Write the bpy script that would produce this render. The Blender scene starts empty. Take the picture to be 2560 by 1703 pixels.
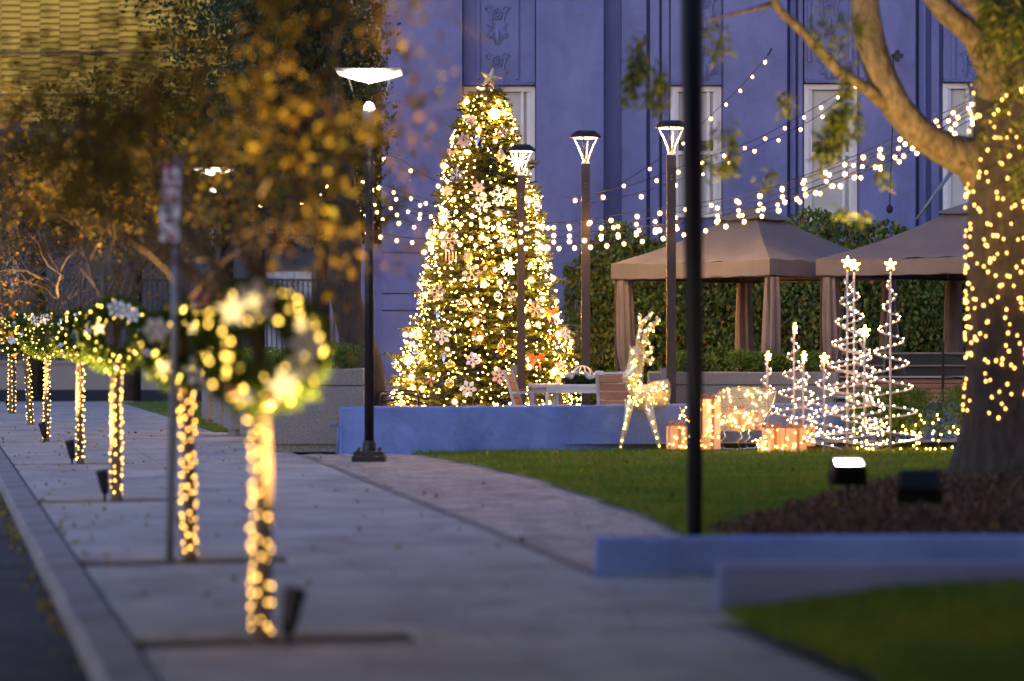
import bpy, bmesh, math, random
import numpy as np
from mathutils import Vector, Matrix, Euler

# ------------------------------------------------------------------ camera, sky, sun, exposure
sc = bpy.context.scene
H, F, HY = 1.5, 85 / 36 * 2560, 851.5
cam_d = bpy.data.cameras.new("camera"); cam = bpy.data.objects.new("camera", cam_d)
sc.collection.objects.link(cam); sc.camera = cam
cam.location = (0, 0, H); cam.rotation_euler = (math.radians(90), 0, 0)
cam_d.lens = 85; cam_d.sensor_width = 36; cam_d.clip_start = 0.1; cam_d.clip_end = 2000
cam_d.dof.use_dof = True; cam_d.dof.focus_distance = 40.0; cam_d.dof.aperture_fstop = 0.93
cam_d.dof.aperture_ratio = 1.12
SUN_EL, SUN_ROT = math.radians(-3.0), math.radians(215)
w = bpy.data.worlds.new("World"); sc.world = w; w.use_nodes = True
nt = w.node_tree; bg = nt.nodes["Background"]
sky = nt.nodes.new("ShaderNodeTexSky"); sky.sky_type = 'NISHITA'; sky.sun_disc = False
sky.sun_elevation = SUN_EL; sky.sun_rotation = SUN_ROT; sky.air_density = 1.0; sky.ozone_density = 1.9
nt.links.new(sky.outputs[0], bg.inputs[0]); bg.inputs[1].default_value = 0.15
sun_d = bpy.data.lights.new("sun", 'SUN'); sun = bpy.data.objects.new("sun", sun_d); sc.collection.objects.link(sun)
sun_d.energy = 0.002; sun_d.angle = math.radians(25); sun_d.color = (1, .8, .65)
sun.rotation_euler = (math.radians(76), 0, math.radians(-35))
sc.view_settings.view_transform = 'Standard'; sc.view_settings.look = 'None'
sc.view_settings.gamma = 1.0; sc.view_settings.use_curve_mapping = False
sc.view_settings.exposure = 6.75
sc.cycles.use_denoising = True
sc.cycles.max_bounces = 6; sc.cycles.diffuse_bounces = 3; sc.cycles.glossy_bounces = 2
sc.cycles.transparent_max_bounces = 12; sc.cycles.sample_clamp_indirect = 6.0
sc.cycles.caustics_reflective = False; sc.cycles.caustics_refractive = False
EV = 2.0 ** (-sc.view_settings.exposure)      # lamps are given as they read in the picture

# ------------------------------------------------------------------ helpers
C = sc.collection
rng = random.Random(11); nrg = np.random.default_rng(7)
def V(*a): return Vector(a)
def P(px, py, d): return Vector(((px - 1280) / F * d, d, H - (py - HY) / F * d))     # photo pixel seen at distance d
def G(px, py, z=0.0):
    d = F * (H - z) / (py - HY); return Vector(((px - 1280) / F * d, d, z))
K = 2560 / 2357.0
def Q(x, y, d): return P(x * K, y * K, d)
S_DIR, S_N, S_O = Vector((-.235, .972, 0)), Vector((.972, .235, 0)), Vector((-1.256, 12.09, 0))
def S(u, v, z=0.0): return S_O + S_DIR * u + S_N * v + Vector((0, 0, z))

def tag(o, label=None, cat=None, group=None, kind=None):
    if label: o["label"] = label
    if cat: o["category"] = cat
    if group: o["group"] = group
    if kind: o["kind"] = kind
    return o
def thing(name, label, cat, loc=(0, 0, 0), rotz=0.0, group=None):
    o = bpy.data.objects.new(name, None); C.objects.link(o); o.empty_display_size = .1
    o.location = loc; o.rotation_euler = (0, 0, rotz); return tag(o, label, cat, group)
def wloc(o):
    v = Vector((0, 0, 0))
    while o is not None: v += o.location; o = o.parent
    return v
def place(name, mesh, parent=None, loc=(0, 0, 0), rot=None, scale=None):
    o = bpy.data.objects.new(name, mesh); C.objects.link(o); o.parent = parent; o.location = loc
    if rot is not None: o.rotation_euler = rot
    if scale is not None: o.scale = scale if hasattr(scale, '__len__') else (scale,) * 3
    return o
class MB:
    def __init__(s): s.v = []; s.f = []; s.m = []
    def add(s, vs, fs, mi=0):
        b = len(s.v); s.v += [tuple(v) for v in vs]; s.f += [tuple(i + b for i in f) for f in fs]; s.m += [mi] * len(fs); return s
    def box(s, c, size, rot=None, mi=0, taper=1.0):
        hx, hy, hz = size[0] / 2, size[1] / 2, size[2] / 2; vs = []
        for z, t in ((-hz, 1.0), (hz, taper)):
            for x, y in ((-hx, -hy), (hx, -hy), (hx, hy), (-hx, hy)): vs.append(Vector((x * t, y * t, z)))
        if rot is not None:
            R = rot if isinstance(rot, Matrix) else Euler(rot).to_matrix()
            vs = [R @ v for v in vs]
        vs = [v + Vector(c) for v in vs]
        return s.add(vs, [(3, 2, 1, 0), (4, 5, 6, 7), (0, 1, 5, 4), (1, 2, 6, 5), (2, 3, 7, 6), (3, 0, 4, 7)], mi)
    def b2(s, a, b, mi=0):
        a, b = Vector(a), Vector(b); return s.box((a + b) / 2, [abs(x) for x in (b - a)], None, mi)
    def cbox(s, a, b, bev, mi=0):      # box with a bevelled top edge
        x0, y0, z0 = a; x1, y1, z1 = b; e = bev
        vs = [(x0, y0, z0), (x1, y0, z0), (x1, y1, z0), (x0, y1, z0), (x0, y0, z1 - e), (x1, y0, z1 - e), (x1, y1, z1 - e), (x0, y1, z1 - e),
              (x0 + e, y0 + e, z1), (x1 - e, y0 + e, z1), (x1 - e, y1 - e, z1), (x0 + e, y1 - e, z1)]
        fs = [(3, 2, 1, 0)] + [(i, (i + 1) % 4, (i + 1) % 4 + 4, i + 4) for i in range(4)] + [(i + 4, (i + 1) % 4 + 4, (i + 1) % 4 + 8, i + 8) for i in range(4)] + [(8, 9, 10, 11)]
        return s.add(vs, fs, mi)
    def tube(s, pts, rad, n=6, mi=0, cap=True, fold=None):
        pts = [Vector(p) for p in pts]
        if not hasattr(rad, '__len__'): rad = [rad] * len(pts)
        up = Vector((.13, .21, .97)); vs = []; fs = []; t0 = None
        for i, p in enumerate(pts):
            t = (pts[min(i + 1, len(pts) - 1)] - pts[max(i - 1, 0)])
            if t.length < 1e-9: t = Vector((0, 0, 1))
            t.normalize()
            a = t.cross(up) if t0 is None else (a - t * a.dot(t))
            if a.length < 1e-5: a = t.cross(Vector((1, 0, 0)))
            a.normalize(); b = t.cross(a); t0 = t
            for k in range(n):
                an = 2 * math.pi * k / n; r = rad[i] * (fold(an, i) if fold else 1)
                vs.append(p + a * (math.cos(an) * r) + b * (math.sin(an) * r))
        for i in range(len(pts) - 1):
            for k in range(n):
                fs.append((i * n + k, i * n + (k + 1) % n, (i + 1) * n + (k + 1) % n, (i + 1) * n + k))
        if cap: fs.append(tuple(range(n - 1, -1, -1))); fs.append(tuple((len(pts) - 1) * n + k for k in range(n)))
        return s.add(vs, fs, mi)
    def lathe(s, prof, n=16, c=(0, 0, 0), mi=0, R=None):
        vs = []; fs = []
        for r, z in prof:
            for k in range(n):
                a = 2 * math.pi * k / n; v = Vector((r * math.cos(a), r * math.sin(a), z))
                if R is not None: v = R @ v
                vs.append(v + Vector(c))
        for i in range(len(prof) - 1):
            for k in range(n): fs.append((i * n + k, i * n + (k + 1) % n, (i + 1) * n + (k + 1) % n, (i + 1) * n + k))
        return s.add(vs, fs, mi)
    def ball(s, c, r, n=8, m=5, mi=0, sc_=(1, 1, 1)):
        vs = [Vector(c) + Vector((0, 0, -r * sc_[2]))]; fs = []
        for i in range(1, m):
            t = -math.pi / 2 + math.pi * i / m
            for k in range(n):
                a = 2 * math.pi * k / n
                vs.append(Vector(c) + Vector((r * sc_[0] * math.cos(t) * math.cos(a), r * sc_[1] * math.cos(t) * math.sin(a), r * sc_[2] * math.sin(t))))
        vs.append(Vector(c) + Vector((0, 0, r * sc_[2]))); L = len(vs) - 1
        for k in range(n): fs.append((0, 1 + (k + 1) % n, 1 + k)); fs.append((L, L - n + k, L - n + (k + 1) % n))
        for i in range(m - 2):
            for k in range(n): fs.append((1 + i * n + k, 1 + i * n + (k + 1) % n, 1 + (i + 1) * n + (k + 1) % n, 1 + (i + 1) * n + k))
        return s.add(vs, fs, mi)
    def prism(s, poly, z0, z1, mi=0, R=None, c=(0, 0, 0)):       # polygon in xy extruded in z
        n = len(poly); vs = [Vector((x, y, z0)) for x, y in poly] + [Vector((x, y, z1)) for x, y in poly]
        if R is not None: vs = [R @ v for v in vs]
        vs = [v + Vector(c) for v in vs]
        return s.add(vs, [tuple(range(n - 1, -1, -1)), tuple(range(n, 2 * n))] + [(i, (i + 1) % n, (i + 1) % n + n, i + n) for i in range(n)], mi)
    def mesh(s, name, mats, smooth=False, off=Vector((0, 0, 0))):
        me = bpy.data.meshes.new(name)
        me.from_pydata([(v[0] - off[0], v[1] - off[1], v[2] - off[2]) for v in s.v], [], s.f)
        for m in (mats if isinstance(mats, (list, tuple)) else [mats]): me.materials.append(m)
        if any(s.m): me.polygons.foreach_set("material_index", s.m)
        if smooth: me.polygons.foreach_set("use_smooth", [True] * len(s.f))
        me.update(); return me
    def build(s, name, mats, parent=None, local=False, smooth=False):
        off = Vector((0, 0, 0)) if (local or parent is None) else wloc(parent)
        return place(name, s.mesh(name, mats, smooth, off), parent)
def np_mesh(name, verts, k, mat, smooth=False):
    """verts (N*k,3): N separate k-gons"""
    verts = np.asarray(verts, dtype=np.float32).reshape(-1, 3); nv = len(verts); nf = nv // k
    me = bpy.data.meshes.new(name); me.vertices.add(nv); me.vertices.foreach_set("co", verts.ravel())
    me.loops.add(nv); me.loops.foreach_set("vertex_index", np.arange(nv, dtype=np.int32))
    me.polygons.add(nf); me.polygons.foreach_set("loop_start", np.arange(nf, dtype=np.int32) * k)
    me.polygons.foreach_set("loop_total", np.full(nf, k, dtype=np.int32))
    me.materials.append(mat); me.update(calc_edges=True); return me
def unit(a): return a / np.maximum(np.linalg.norm(a, axis=1, keepdims=True), 1e-9)
def leaves(pos, ln, wd, out=None, droop=0.0, spread=1.0, fold=.25):
    """kite leaves, two folded triangles-as-quads each; returns verts for 4-gons"""
    N = len(pos); d = nrg.normal(size=(N, 3)) * spread
    if out is not None: d = d + out
    d[:, 2] -= droop; d = unit(d)
    u = unit(np.cross(d, nrg.normal(size=(N, 3)))); n = np.cross(d, u)
    L = (ln * nrg.uniform(.7, 1.3, N))[:, None]; W = (wd * nrg.uniform(.7, 1.3, N))[:, None]
    b = pos; t = pos + d * L; m = pos + d * L * .45
    l = m + u * W * .5 + n * W * fold; r = m - u * W * .5 + n * W * fold
    return np.stack([b, l, t, r], 1).reshape(-1, 3)
def leafobj(name, pos, ln, wd, mat, parent, out=None, droop=0., spread=1., kind="stuff"):
    pos = np.asarray(pos); off = np.array(wloc(parent)) if parent else 0
    o = place(name, np_mesh(name, leaves(pos, ln, wd, out, droop, spread) - off, 4, mat), parent)
    if kind: o["kind"] = kind
    return o

# ------------------------------------------------------------------ materials
MT = {}
def node_mat(name):
    m = bpy.data.materials.new(name); m.use_nodes = True; MT[name] = m
    return m, m.node_tree, m.node_tree.nodes["Principled BSDF"]
def pm(name, c1, c2=None, scale=4., rough=.7, bump=0., bscale=30., metal=0., spec=.4, stretch=(1, 1, 1), detail=6.):
    m, t, b = node_mat(name); N = t.nodes; L = t.links
    b.inputs["Roughness"].default_value = rough; b.inputs["Metallic"].default_value = metal
    b.inputs["Specular IOR Level"].default_value = spec
    tc = N.new("ShaderNodeTexCoord"); mp = N.new("ShaderNodeMapping"); mp.inputs["Scale"].default_value = stretch
    L.new(tc.outputs["Object"], mp.inputs[0])
    if c2 is None: b.inputs["Base Color"].default_value = (*c1, 1)
    else:
        no = N.new("ShaderNodeTexNoise"); no.inputs["Scale"].default_value = scale; no.inputs["Detail"].default_value = detail
        no.inputs["Roughness"].default_value = .65
        cr = N.new("ShaderNodeValToRGB"); cr.color_ramp.elements[0].position = .33; cr.color_ramp.elements[1].position = .68
        cr.color_ramp.elements[0].color = (*c1, 1); cr.color_ramp.elements[1].color = (*c2, 1)
        L.new(mp.outputs[0], no.inputs[0]); L.new(no.outputs[0], cr.inputs[0]); L.new(cr.outputs[0], b.inputs["Base Color"])
    if bump:
        n2 = N.new("ShaderNodeTexNoise"); n2.inputs["Scale"].default_value = bscale; n2.inputs["Detail"].default_value = 8
        bp = N.new("ShaderNodeBump"); bp.inputs["Strength"].default_value = bump; bp.inputs["Distance"].default_value = .02
        L.new(mp.outputs[0], n2.inputs[0]); L.new(n2.outputs[0], bp.inputs["Height"]); L.new(bp.outputs[0], b.inputs["Normal"])
    return m
def leafm(name, cols, rough=.55, trans=.25):
    m, t, b = node_mat(name); N = t.nodes; L = t.links; b.inputs["Roughness"].default_value = rough; b.inputs["Specular IOR Level"].default_value = .15
    ge = N.new("ShaderNodeNewGeometry"); cr = N.new("ShaderNodeValToRGB"); e = cr.color_ramp.elements
    for i, (p, c) in enumerate(cols):
        if i < 2: el = e[i]; el.position = p
        else: el = e.new(p)
        el.color = (*c, 1)
    L.new(ge.outputs["Random Per Island"], cr.inputs[0]); L.new(cr.outputs[0], b.inputs["Base Color"])
    if trans:
        tr = N.new("ShaderNodeBsdfTranslucent"); mx = N.new("ShaderNodeMixShader"); mx.inputs[0].default_value = trans
        L.new(cr.outputs[0], tr.inputs[0]); L.new(b.outputs[0], mx.inputs[1]); L.new(tr.outputs[0], mx.inputs[2])
        L.new(mx.outputs[0], N["Material Output"].inputs[0])
    return m
def em(name, col, strength):
    m, t, b = node_mat(name); b.inputs["Base Color"].default_value = (*[min(1, c * .8) for c in col], 1)
    b.inputs["Emission Color"].default_value = (*col, 1); b.inputs["Emission Strength"].default_value = strength * EV
    b.inputs["Roughness"].default_value = .3; return m
def brickm(name, cols, scale=1.0):
    return leafm(name, cols, rough=.8, trans=0)
pm("concrete", (.31, .285, .25), (.45, .415, .365), 1.3, .9, .25, 40, spec=.15)
pm("kerb", (.19, .175, .165), (.33, .30, .285), 1.6, .92, .3, 30, spec=.12)
pm("asphalt", (.02, .02, .022), (.04, .04, .042), 6, .95, .4, 120, spec=.08)
pm("gutter", (.05, .048, .046), (.10, .095, .09), 3, .95, .3, 40, spec=.08)
pm("soil", (.03, .022, .016), (.06, .045, .03), 8, .95, .6, 40)
pm("mortar", (.14, .12, .11), (.22, .195, .18), 4, .9, .2, 60)
leafm("paver", [(0, (.38, .30, .25)), (.35, (.50, .41, .33)), (.6, (.43, .38, .34)), (.85, (.58, .50, .40)), (1, (.40, .27, .22))], .8, 0)
pm("blue_paint", (.115, .18, .40), (.20, .275, .54), 1.6, .75, .8, 5, spec=.2)
pm("blue_dark", (.11, .135, .25), (.16, .19, .33), 1.5, .65, .3, 8)
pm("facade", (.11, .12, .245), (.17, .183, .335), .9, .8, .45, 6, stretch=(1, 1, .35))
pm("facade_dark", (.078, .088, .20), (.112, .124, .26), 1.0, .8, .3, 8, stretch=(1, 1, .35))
def spots(nm, sc_, r_, k_):      # old gum and drip marks
    t_ = MT[nm].node_tree; b_ = t_.nodes["Principled BSDF"]; src = b_.inputs["Base Color"].links[0].from_socket; tc_ = t_.nodes.new("ShaderNodeTexCoord"); vo = t_.nodes.new("ShaderNodeTexVoronoi"); vo.inputs["Scale"].default_value = sc_
    r1 = t_.nodes.new("ShaderNodeValToRGB"); r1.color_ramp.elements[0].position = r_; r1.color_ramp.elements[1].position = r_ * 1.25; r1.color_ramp.elements[0].color = (k_, k_, k_, 1); r1.color_ramp.elements[1].color = (1, 1, 1, 1)
    mx_ = t_.nodes.new("ShaderNodeMix"); mx_.data_type = 'RGBA'; mx_.blend_type = 'MULTIPLY'; mx_.inputs["Factor"].default_value = 1.0
    t_.links.new(tc_.outputs["Object"], vo.inputs["Vector"]); t_.links.new(vo.outputs["Distance"], r1.inputs[0]); t_.links.new(src, mx_.inputs["A"]); t_.links.new(r1.outputs[0], mx_.inputs["B"]); t_.links.new(mx_.outputs["Result"], b_.inputs["Base Color"])
spots("concrete", 1.7, .05, .6); spots("kerb", 2.5, .06, .6)
def tint(nm, sc_, lo, hi):      # broad patches of drier and greener growth
    t_ = MT[nm].node_tree; tc_ = t_.nodes.new("ShaderNodeTexCoord"); n1 = t_.nodes.new("ShaderNodeTexNoise"); n1.inputs["Scale"].default_value = sc_; n1.inputs["Detail"].default_value = 5
    r1 = t_.nodes.new("ShaderNodeValToRGB"); r1.color_ramp.elements[0].position = .38; r1.color_ramp.elements[1].position = .62; r1.color_ramp.elements[0].color = (*lo, 1); r1.color_ramp.elements[1].color = (*hi, 1); t_.links.new(tc_.outputs["Object"], n1.inputs[0]); t_.links.new(n1.outputs[0], r1.inputs[0])
    for nd in list(t_.nodes):
        for nm_ in ("Base Color", "Color"):
            if nd.bl_idname in ("ShaderNodeBsdfPrincipled", "ShaderNodeBsdfTranslucent") and nm_ in nd.inputs and nd.inputs[nm_].is_linked:
                src = nd.inputs[nm_].links[0].from_socket; mx_ = t_.nodes.new("ShaderNodeMix"); mx_.data_type = 'RGBA'; mx_.blend_type = 'MULTIPLY'; mx_.inputs["Factor"].default_value = 1.0
                t_.links.new(src, mx_.inputs["A"]); t_.links.new(r1.outputs[0], mx_.inputs["B"]); t_.links.new(mx_.outputs["Result"], nd.inputs[nm_])
for nm, lo in (("concrete", .74), ("kerb", .65), ("blue_paint", .80), ("facade", .88)):
    t_ = MT[nm].node_tree; b_ = t_.nodes["Principled BSDF"]; src = b_.inputs["Base Color"].links[0].from_socket
    tc_ = t_.nodes.new("ShaderNodeTexCoord"); n1 = t_.nodes.new("ShaderNodeTexNoise"); n1.inputs["Scale"].default_value = .9; n1.inputs["Detail"].default_value = 10; n1.inputs["Roughness"].default_value = .75; n1.inputs["Distortion"].default_value = 1.2
    r1 = t_.nodes.new("ShaderNodeValToRGB"); r1.color_ramp.elements[0].position = .36; r1.color_ramp.elements[1].position = .52; r1.color_ramp.elements[0].color = (lo, lo * .97, lo * .94, 1); r1.color_ramp.elements[1].color = (1, 1, 1, 1)
    mx_ = t_.nodes.new("ShaderNodeMix"); mx_.data_type = 'RGBA'; mx_.blend_type = 'MULTIPLY'; mx_.inputs["Factor"].default_value = 1.0
    t_.links.new(tc_.outputs["Object"], n1.inputs[0]); t_.links.new(n1.outputs[0], r1.inputs[0]); t_.links.new(src, mx_.inputs["A"]); t_.links.new(r1.outputs[0], mx_.inputs["B"]); t_.links.new(mx_.outputs["Result"], b_.inputs["Base Color"])
pm("lawn_soil", (.05, .085, .015), (.085, .12, .022), 1.2, .95, .5, 60)
leafm("grass", [(0, (.09, .15, .010)), (.45, (.145, .215, .014)), (.8, (.21, .24, .018)), (1, (.32, .22, .05))], .6, .3)
tint("grass", .75, (.72, .9, .9), (1.35, 1.18, 1.0))
leafm("mulch_chip", [(0, (.045, .028, .02)), (.5, (.10, .055, .038)), (.9, (.16, .09, .06)), (1, (.26, .14, .07))], .9, 0)
pm("aggregate", (.13, .115, .095), (.32, .29, .25), 55, .9, .6, 90)
pm("window_frame", (.62, .58, .53), (.70, .66, .6), 3, .5, .1)
m, t, b = node_mat("glass"); b.inputs["Base Color"].default_value = (.06, .07, .075, 1); b.inputs["Roughness"].default_value = .06; b.inputs["Specular IOR Level"].default_value = .8
pm("blind", (.42, .40, .33), (.50, .47, .40), 2, .8)
pm("black_metal", (.012, .011, .011), (.022, .02, .02), 3, .42, .1, 50, .3)
pm("brown_metal", (.045, .030, .024), (.06, .042, .034), 3, .45, .05, 40, .2)
pm("grey_metal", (.16, .165, .17), (.22, .225, .23), 5, .45, .05, 40, .6)
pm("galv", (.20, .21, .23), (.30, .31, .33), 5, .5, .05, 40, .5)
pm("canvas", (.122, .096, .083), (.158, .126, .11), 1.5, .85, .3, 5)
pm("canvas_curtain", (.125, .095, .08), (.18, .135, .115), 3, .9, .3, 9)
pm("wood", (.22, .10, .045), (.34, .165, .08), 3, .55, .2, 20, stretch=(.4, 6, 6))
pm("wood_slat", (.30, .14, .07), (.42, .22, .12), 3, .5, .15, 20, stretch=(.5, 8, 8))
pm("chair_metal", (.45, .44, .44), (.52, .51, .5), 3, .45, .05, 40, .3)
pm("dark_stone", (.02, .02, .02), (.06, .055, .05), 60, .4)
pm("bark", (.022, .017, .012), (.065, .048, .032), 5, .95, 1.0, 16, stretch=(3, 3, .7))
pm("bark_light", (.06, .046, .03), (.21, .16, .10), 7, .95, 1.6, 14, stretch=(2, 2, .8))
pm("bark_young", (.085, .06, .042), (.18, .13, .09), 9, .85, .5, 30, stretch=(2, 2, .6))
leafm("autumn", [(0, (.07, .05, .012)), (.28, (.19, .13, .016)), (.5, (.30, .20, .02)), (.7, (.36, .27, .03)), (.85, (.17, .18, .025)), (1, (.36, .15, .02))], .6, .4)
leafm("autumn_green", [(0, (.04, .06, .012)), (.35, (.16, .12, .018)), (.6, (.30, .17, .02)), (.8, (.08, .12, .02)), (1, (.36, .13, .02))], .6, .35)
leafm("bronze_leaf", [(0, (.05, .025, .02)), (.5, (.10, .045, .025)), (1, (.15, .07, .025))], .6, .3)
leafm("dark_leaf", [(0, (.02, .034, .014)), (.5, (.036, .06, .02)), (1, (.065, .095, .034))], .5, .15)
leafm("ivy", [(0, (.04, .07, .015)), (.3, (.08, .135, .024)), (.6, (.12, .18, .032)), (.85, (.16, .21, .045)), (1, (.22, .09, .03))], .4, .2)
leafm("hedge", [(0, (.05, .09, .014)), (.5, (.09, .16, .024)), (1, (.14, .20, .035))], .5, .2)
leafm("weeping", [(0, (.07, .09, .014)), (.5, (.15, .18, .028)), (1, (.24, .25, .04))], .5, .4)
leafm("needle", [(0, (.035, .055, .016)), (.5, (.075, .105, .026)), (.85, (.11, .14, .035)), (1, (.15, .165, .045))], .5, .2)
leafm("wreath_needle", [(0, (.03, .06, .012)), (.5, (.07, .12, .018)), (1, (.12, .17, .025))], .5, .2)
pm("yellow_slat", (.62, .36, .03), (.84, .50, .045), .6, .5, .05)
pm("dark_wall", (.06, .056, .056), (.10, .092, .09), 1.5, .9, .2)
pm("tan_wall", (.24, .205, .17), (.30, .26, .22), .8, .85, .2)
pm("white_wall", (.55, .53, .5), (.64, .62, .6), 1, .8)
pm("pink_wall", (.36, .28, .29), (.42, .33, .34), 1, .8)
pm("royal_blue", (.03, .05, .33), (.04, .07, .40), 1, .6)
pm("sign_white", (.85, .85, .88)); pm("sign_red", (.35, .03, .04)); pm("sign_dark", (.12, .11, .12)); pm("sign_pink", (.5, .22, .24))
pm("cable", (.012, .012, .012)); pm("socket", (.02, .018, .016))
pm("rope", (.56, .48, .42), None, rough=.5)
pm("white_plastic", (.75, .70, .66), None, rough=.4)
pm("silver", (.75, .77, .85), None, rough=.12, metal=1.); pm("gold", (.8, .55, .25), None, rough=.15, metal=1.)
pm("copper", (.75, .32, .15), None, rough=.2, metal=1.)
pm("pearl", (.78, .70, .60), None, rough=.3, spec=.6); pm("snow_white", (.85, .8, .72), None, rough=.6)
pm("snow_pink", (.78, .55, .45), None, rough=.6); pm("snow_bronze", (.5, .30, .16), None, rough=.35, metal=.6)
pm("snow_blue", (.5, .6, .85), None, rough=.4); pm("orange_ribbon", (.65, .25, .08), None, rough=.5); pm("glitter", (.55, .42, .2), (.85, .75, .45), 90, .25, .8, 90, .7)
pm("flower_white", (.75, .73, .7), None, rough=.7)
WARM = (1, .70, .34); GOLD = (1, .56, .08); HOT = (1, .75, .44)
em("cafe_bulb", (1, .53, .16), 60); em("mini_gold", GOLD, 45); em("fairy_gold", (1, .43, .055), 170); em("mini_warm", (1, .60, .30), 24); em("figure_bulb", (1, .60, .12), 16); em("trunk_bulb", (1, .47, .11), 9); em("globe_bulb", (1, .43, .065), 240)
em("wreath_bulb", (1, .60, .10), 12); em("trunk_string_bulb", (1, .52, .10), 11)
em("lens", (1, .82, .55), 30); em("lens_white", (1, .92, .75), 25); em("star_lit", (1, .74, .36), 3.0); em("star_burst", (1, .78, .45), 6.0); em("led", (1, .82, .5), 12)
em("gift_fabric", (1, .46, .18), .40); em("gift_fabric_bright", (1, .58, .22), .72); em("spiral_star", (1, .60, .32), .9)
em("wreath_star", (1, .70, .28), 1.8)
em("headlight", (.8, .85, 1), .4)
def meshy(name, col, dens, rough=.3):      # woven wire netting: thin lines with holes
    m, t, b = node_mat(name); N = t.nodes; L = t.links
    b.inputs["Base Color"].default_value = (*col, 1); b.inputs["Roughness"].default_value = rough; b.inputs["Metallic"].default_value = .6
    tc = N.new("ShaderNodeTexCoord"); vo = N.new("ShaderNodeTexVoronoi"); vo.feature = 'DISTANCE_TO_EDGE'; vo.inputs["Scale"].default_value = 38
    lt = N.new("ShaderNodeMath"); lt.operation = 'LESS_THAN'; lt.inputs[1].default_value = dens
    tr = N.new("ShaderNodeBsdfTransparent"); mx = N.new("ShaderNodeMixShader")
    L.new(tc.outputs["Object"], vo.inputs["Vector"]); L.new(vo.outputs["Distance"], lt.inputs[0]); L.new(lt.outputs[0], mx.inputs[0])
    L.new(tr.outputs[0], mx.inputs[1]); L.new(b.outputs[0], mx.inputs[2]); L.new(mx.outputs[0], N["Material Output"].inputs[0]); return m
meshy("gold_net", (.85, .74, .42), .17); meshy("silver_net", (.78, .74, .6), .13)
M = MT

def halo_glow(name, col, strength):  # clear emissive shell that paints a lens bloom around a bulb
    m, t, b = node_mat(name); N = t.nodes; L = t.links; e = N.new("ShaderNodeEmission"); e.inputs[0].default_value = (*col, 1); e.inputs[1].default_value = strength * EV
    tr = N.new("ShaderNodeBsdfTransparent"); ad = N.new("ShaderNodeAddShader"); L.new(e.outputs[0], ad.inputs[0]); L.new(tr.outputs[0], ad.inputs[1]); L.new(ad.outputs[0], N["Material Output"].inputs[0])
    m.cycles.emission_sampling = 'NONE'; return m
halo_glow("amber_halo", (1, .45, .08), .55); halo_glow("fairy_halo", (1, .42, .06), .45)
# shared bulb meshes
def bulb_mesh(name, r, mat, n=6, m=4, drop=1.0, sock=True, glass=0):
    mb = MB().ball((0, 0, -r * .8 if sock else 0), r, n, m, 0, (1, 1, drop))
    if glass: mb.ball((0, 0, -r * .8 if sock else 0), r * glass, n + 2, m + 2, 2, (1, 1, drop))  # outer shell is a painted glow around the bulb, not an envelope
    if sock: mb.lathe([(0, r * 1.1), (r * .45, r * 1.1), (r * .5, -.05 * r), (0, -.05 * r)], 6, (0, 0, 0), 1)
    return mb.mesh(name, [M[mat], M["socket"], M["amber_halo"]], True)
BM = {"cafe": bulb_mesh("cafe_bulb", .026, "cafe_bulb", 8, 6, 1.1, True, 1.6), "mini": bulb_mesh("mini", .013, "mini_gold", 5, 4, 1, False),
      "wreath": bulb_mesh("wreath", .011, "wreath_bulb", 6, 4, 1, False), "tstr": bulb_mesh("tstr", .011, "trunk_string_bulb", 6, 4, 1, False),
      "trunk": bulb_mesh("trunk", .0115, "trunk_bulb", 6, 4, 1.25, False), "figure": bulb_mesh("figure", .0115, "figure_bulb", 6, 4, 1, False), "warm": bulb_mesh("warm", .0115, "mini_warm", 6, 4, 1, False),
      "globe": bulb_mesh("globe", .036, "globe_bulb", 8, 6, 1, False, 1.9)}

def lamp(name, kind, loc, energy, col, parent=None, to=None, angle=None, r=.05, blend=.6):
    d = bpy.data.lights.new(name, kind); d.energy = energy * EV; d.color = col; d.shadow_soft_size = r
    if kind == 'SPOT': d.spot_size = angle; d.spot_blend = blend
    o = bpy.data.objects.new(name, d); C.objects.link(o); loc = Vector(loc)
    if to is not None: o.rotation_euler = (Vector(to) - loc).to_track_quat('-Z', 'Y').to_euler()
    o.parent = parent; o.location = loc - (wloc(parent) if parent else Vector((0, 0, 0))); o["kind"] = "helper"
    return o

# ------------------------------------------------------------------ ground and pavements
mb = MB(); mb.add([(-400, -60, -.2), (400, -60, -.2), (400, 900, -.2), (-400, 900, -.2)], [(0, 1, 2, 3)])
tag(mb.build("ground", M["tan_wall"]), kind="structure")
mb = MB(); a = [S(-30, -.86, -.14), S(52.5, -.86, -.14), S(52.5, -14, -.10), S(-30, -14, -.10)]
mb.add(a, [(0, 3, 2, 1)])
tag(mb.build("road", M["asphalt"]), kind="structure")
mb = MB(); mb.add([S(-30, -1.32, -.136), S(-30, -.84, -.128), S(52.5, -.84, -.128), S(52.5, -1.32, -.136)], [(0, 1, 2, 3)])
tag(mb.build("gutter", M["gutter"]), kind="structure")
# cross street at the far end
c0 = P(-400, 1008, 57.3); mb = MB()
mb.add([(-40, 59.5, -.03), (-3.2, 59.5, -.03), (-3.2, 75.2, -.03), (-40, 75.2, -.03)], [(0, 1, 2, 3)])
tag(mb.build("cross_road", M["asphalt"]), kind="structure")
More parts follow.
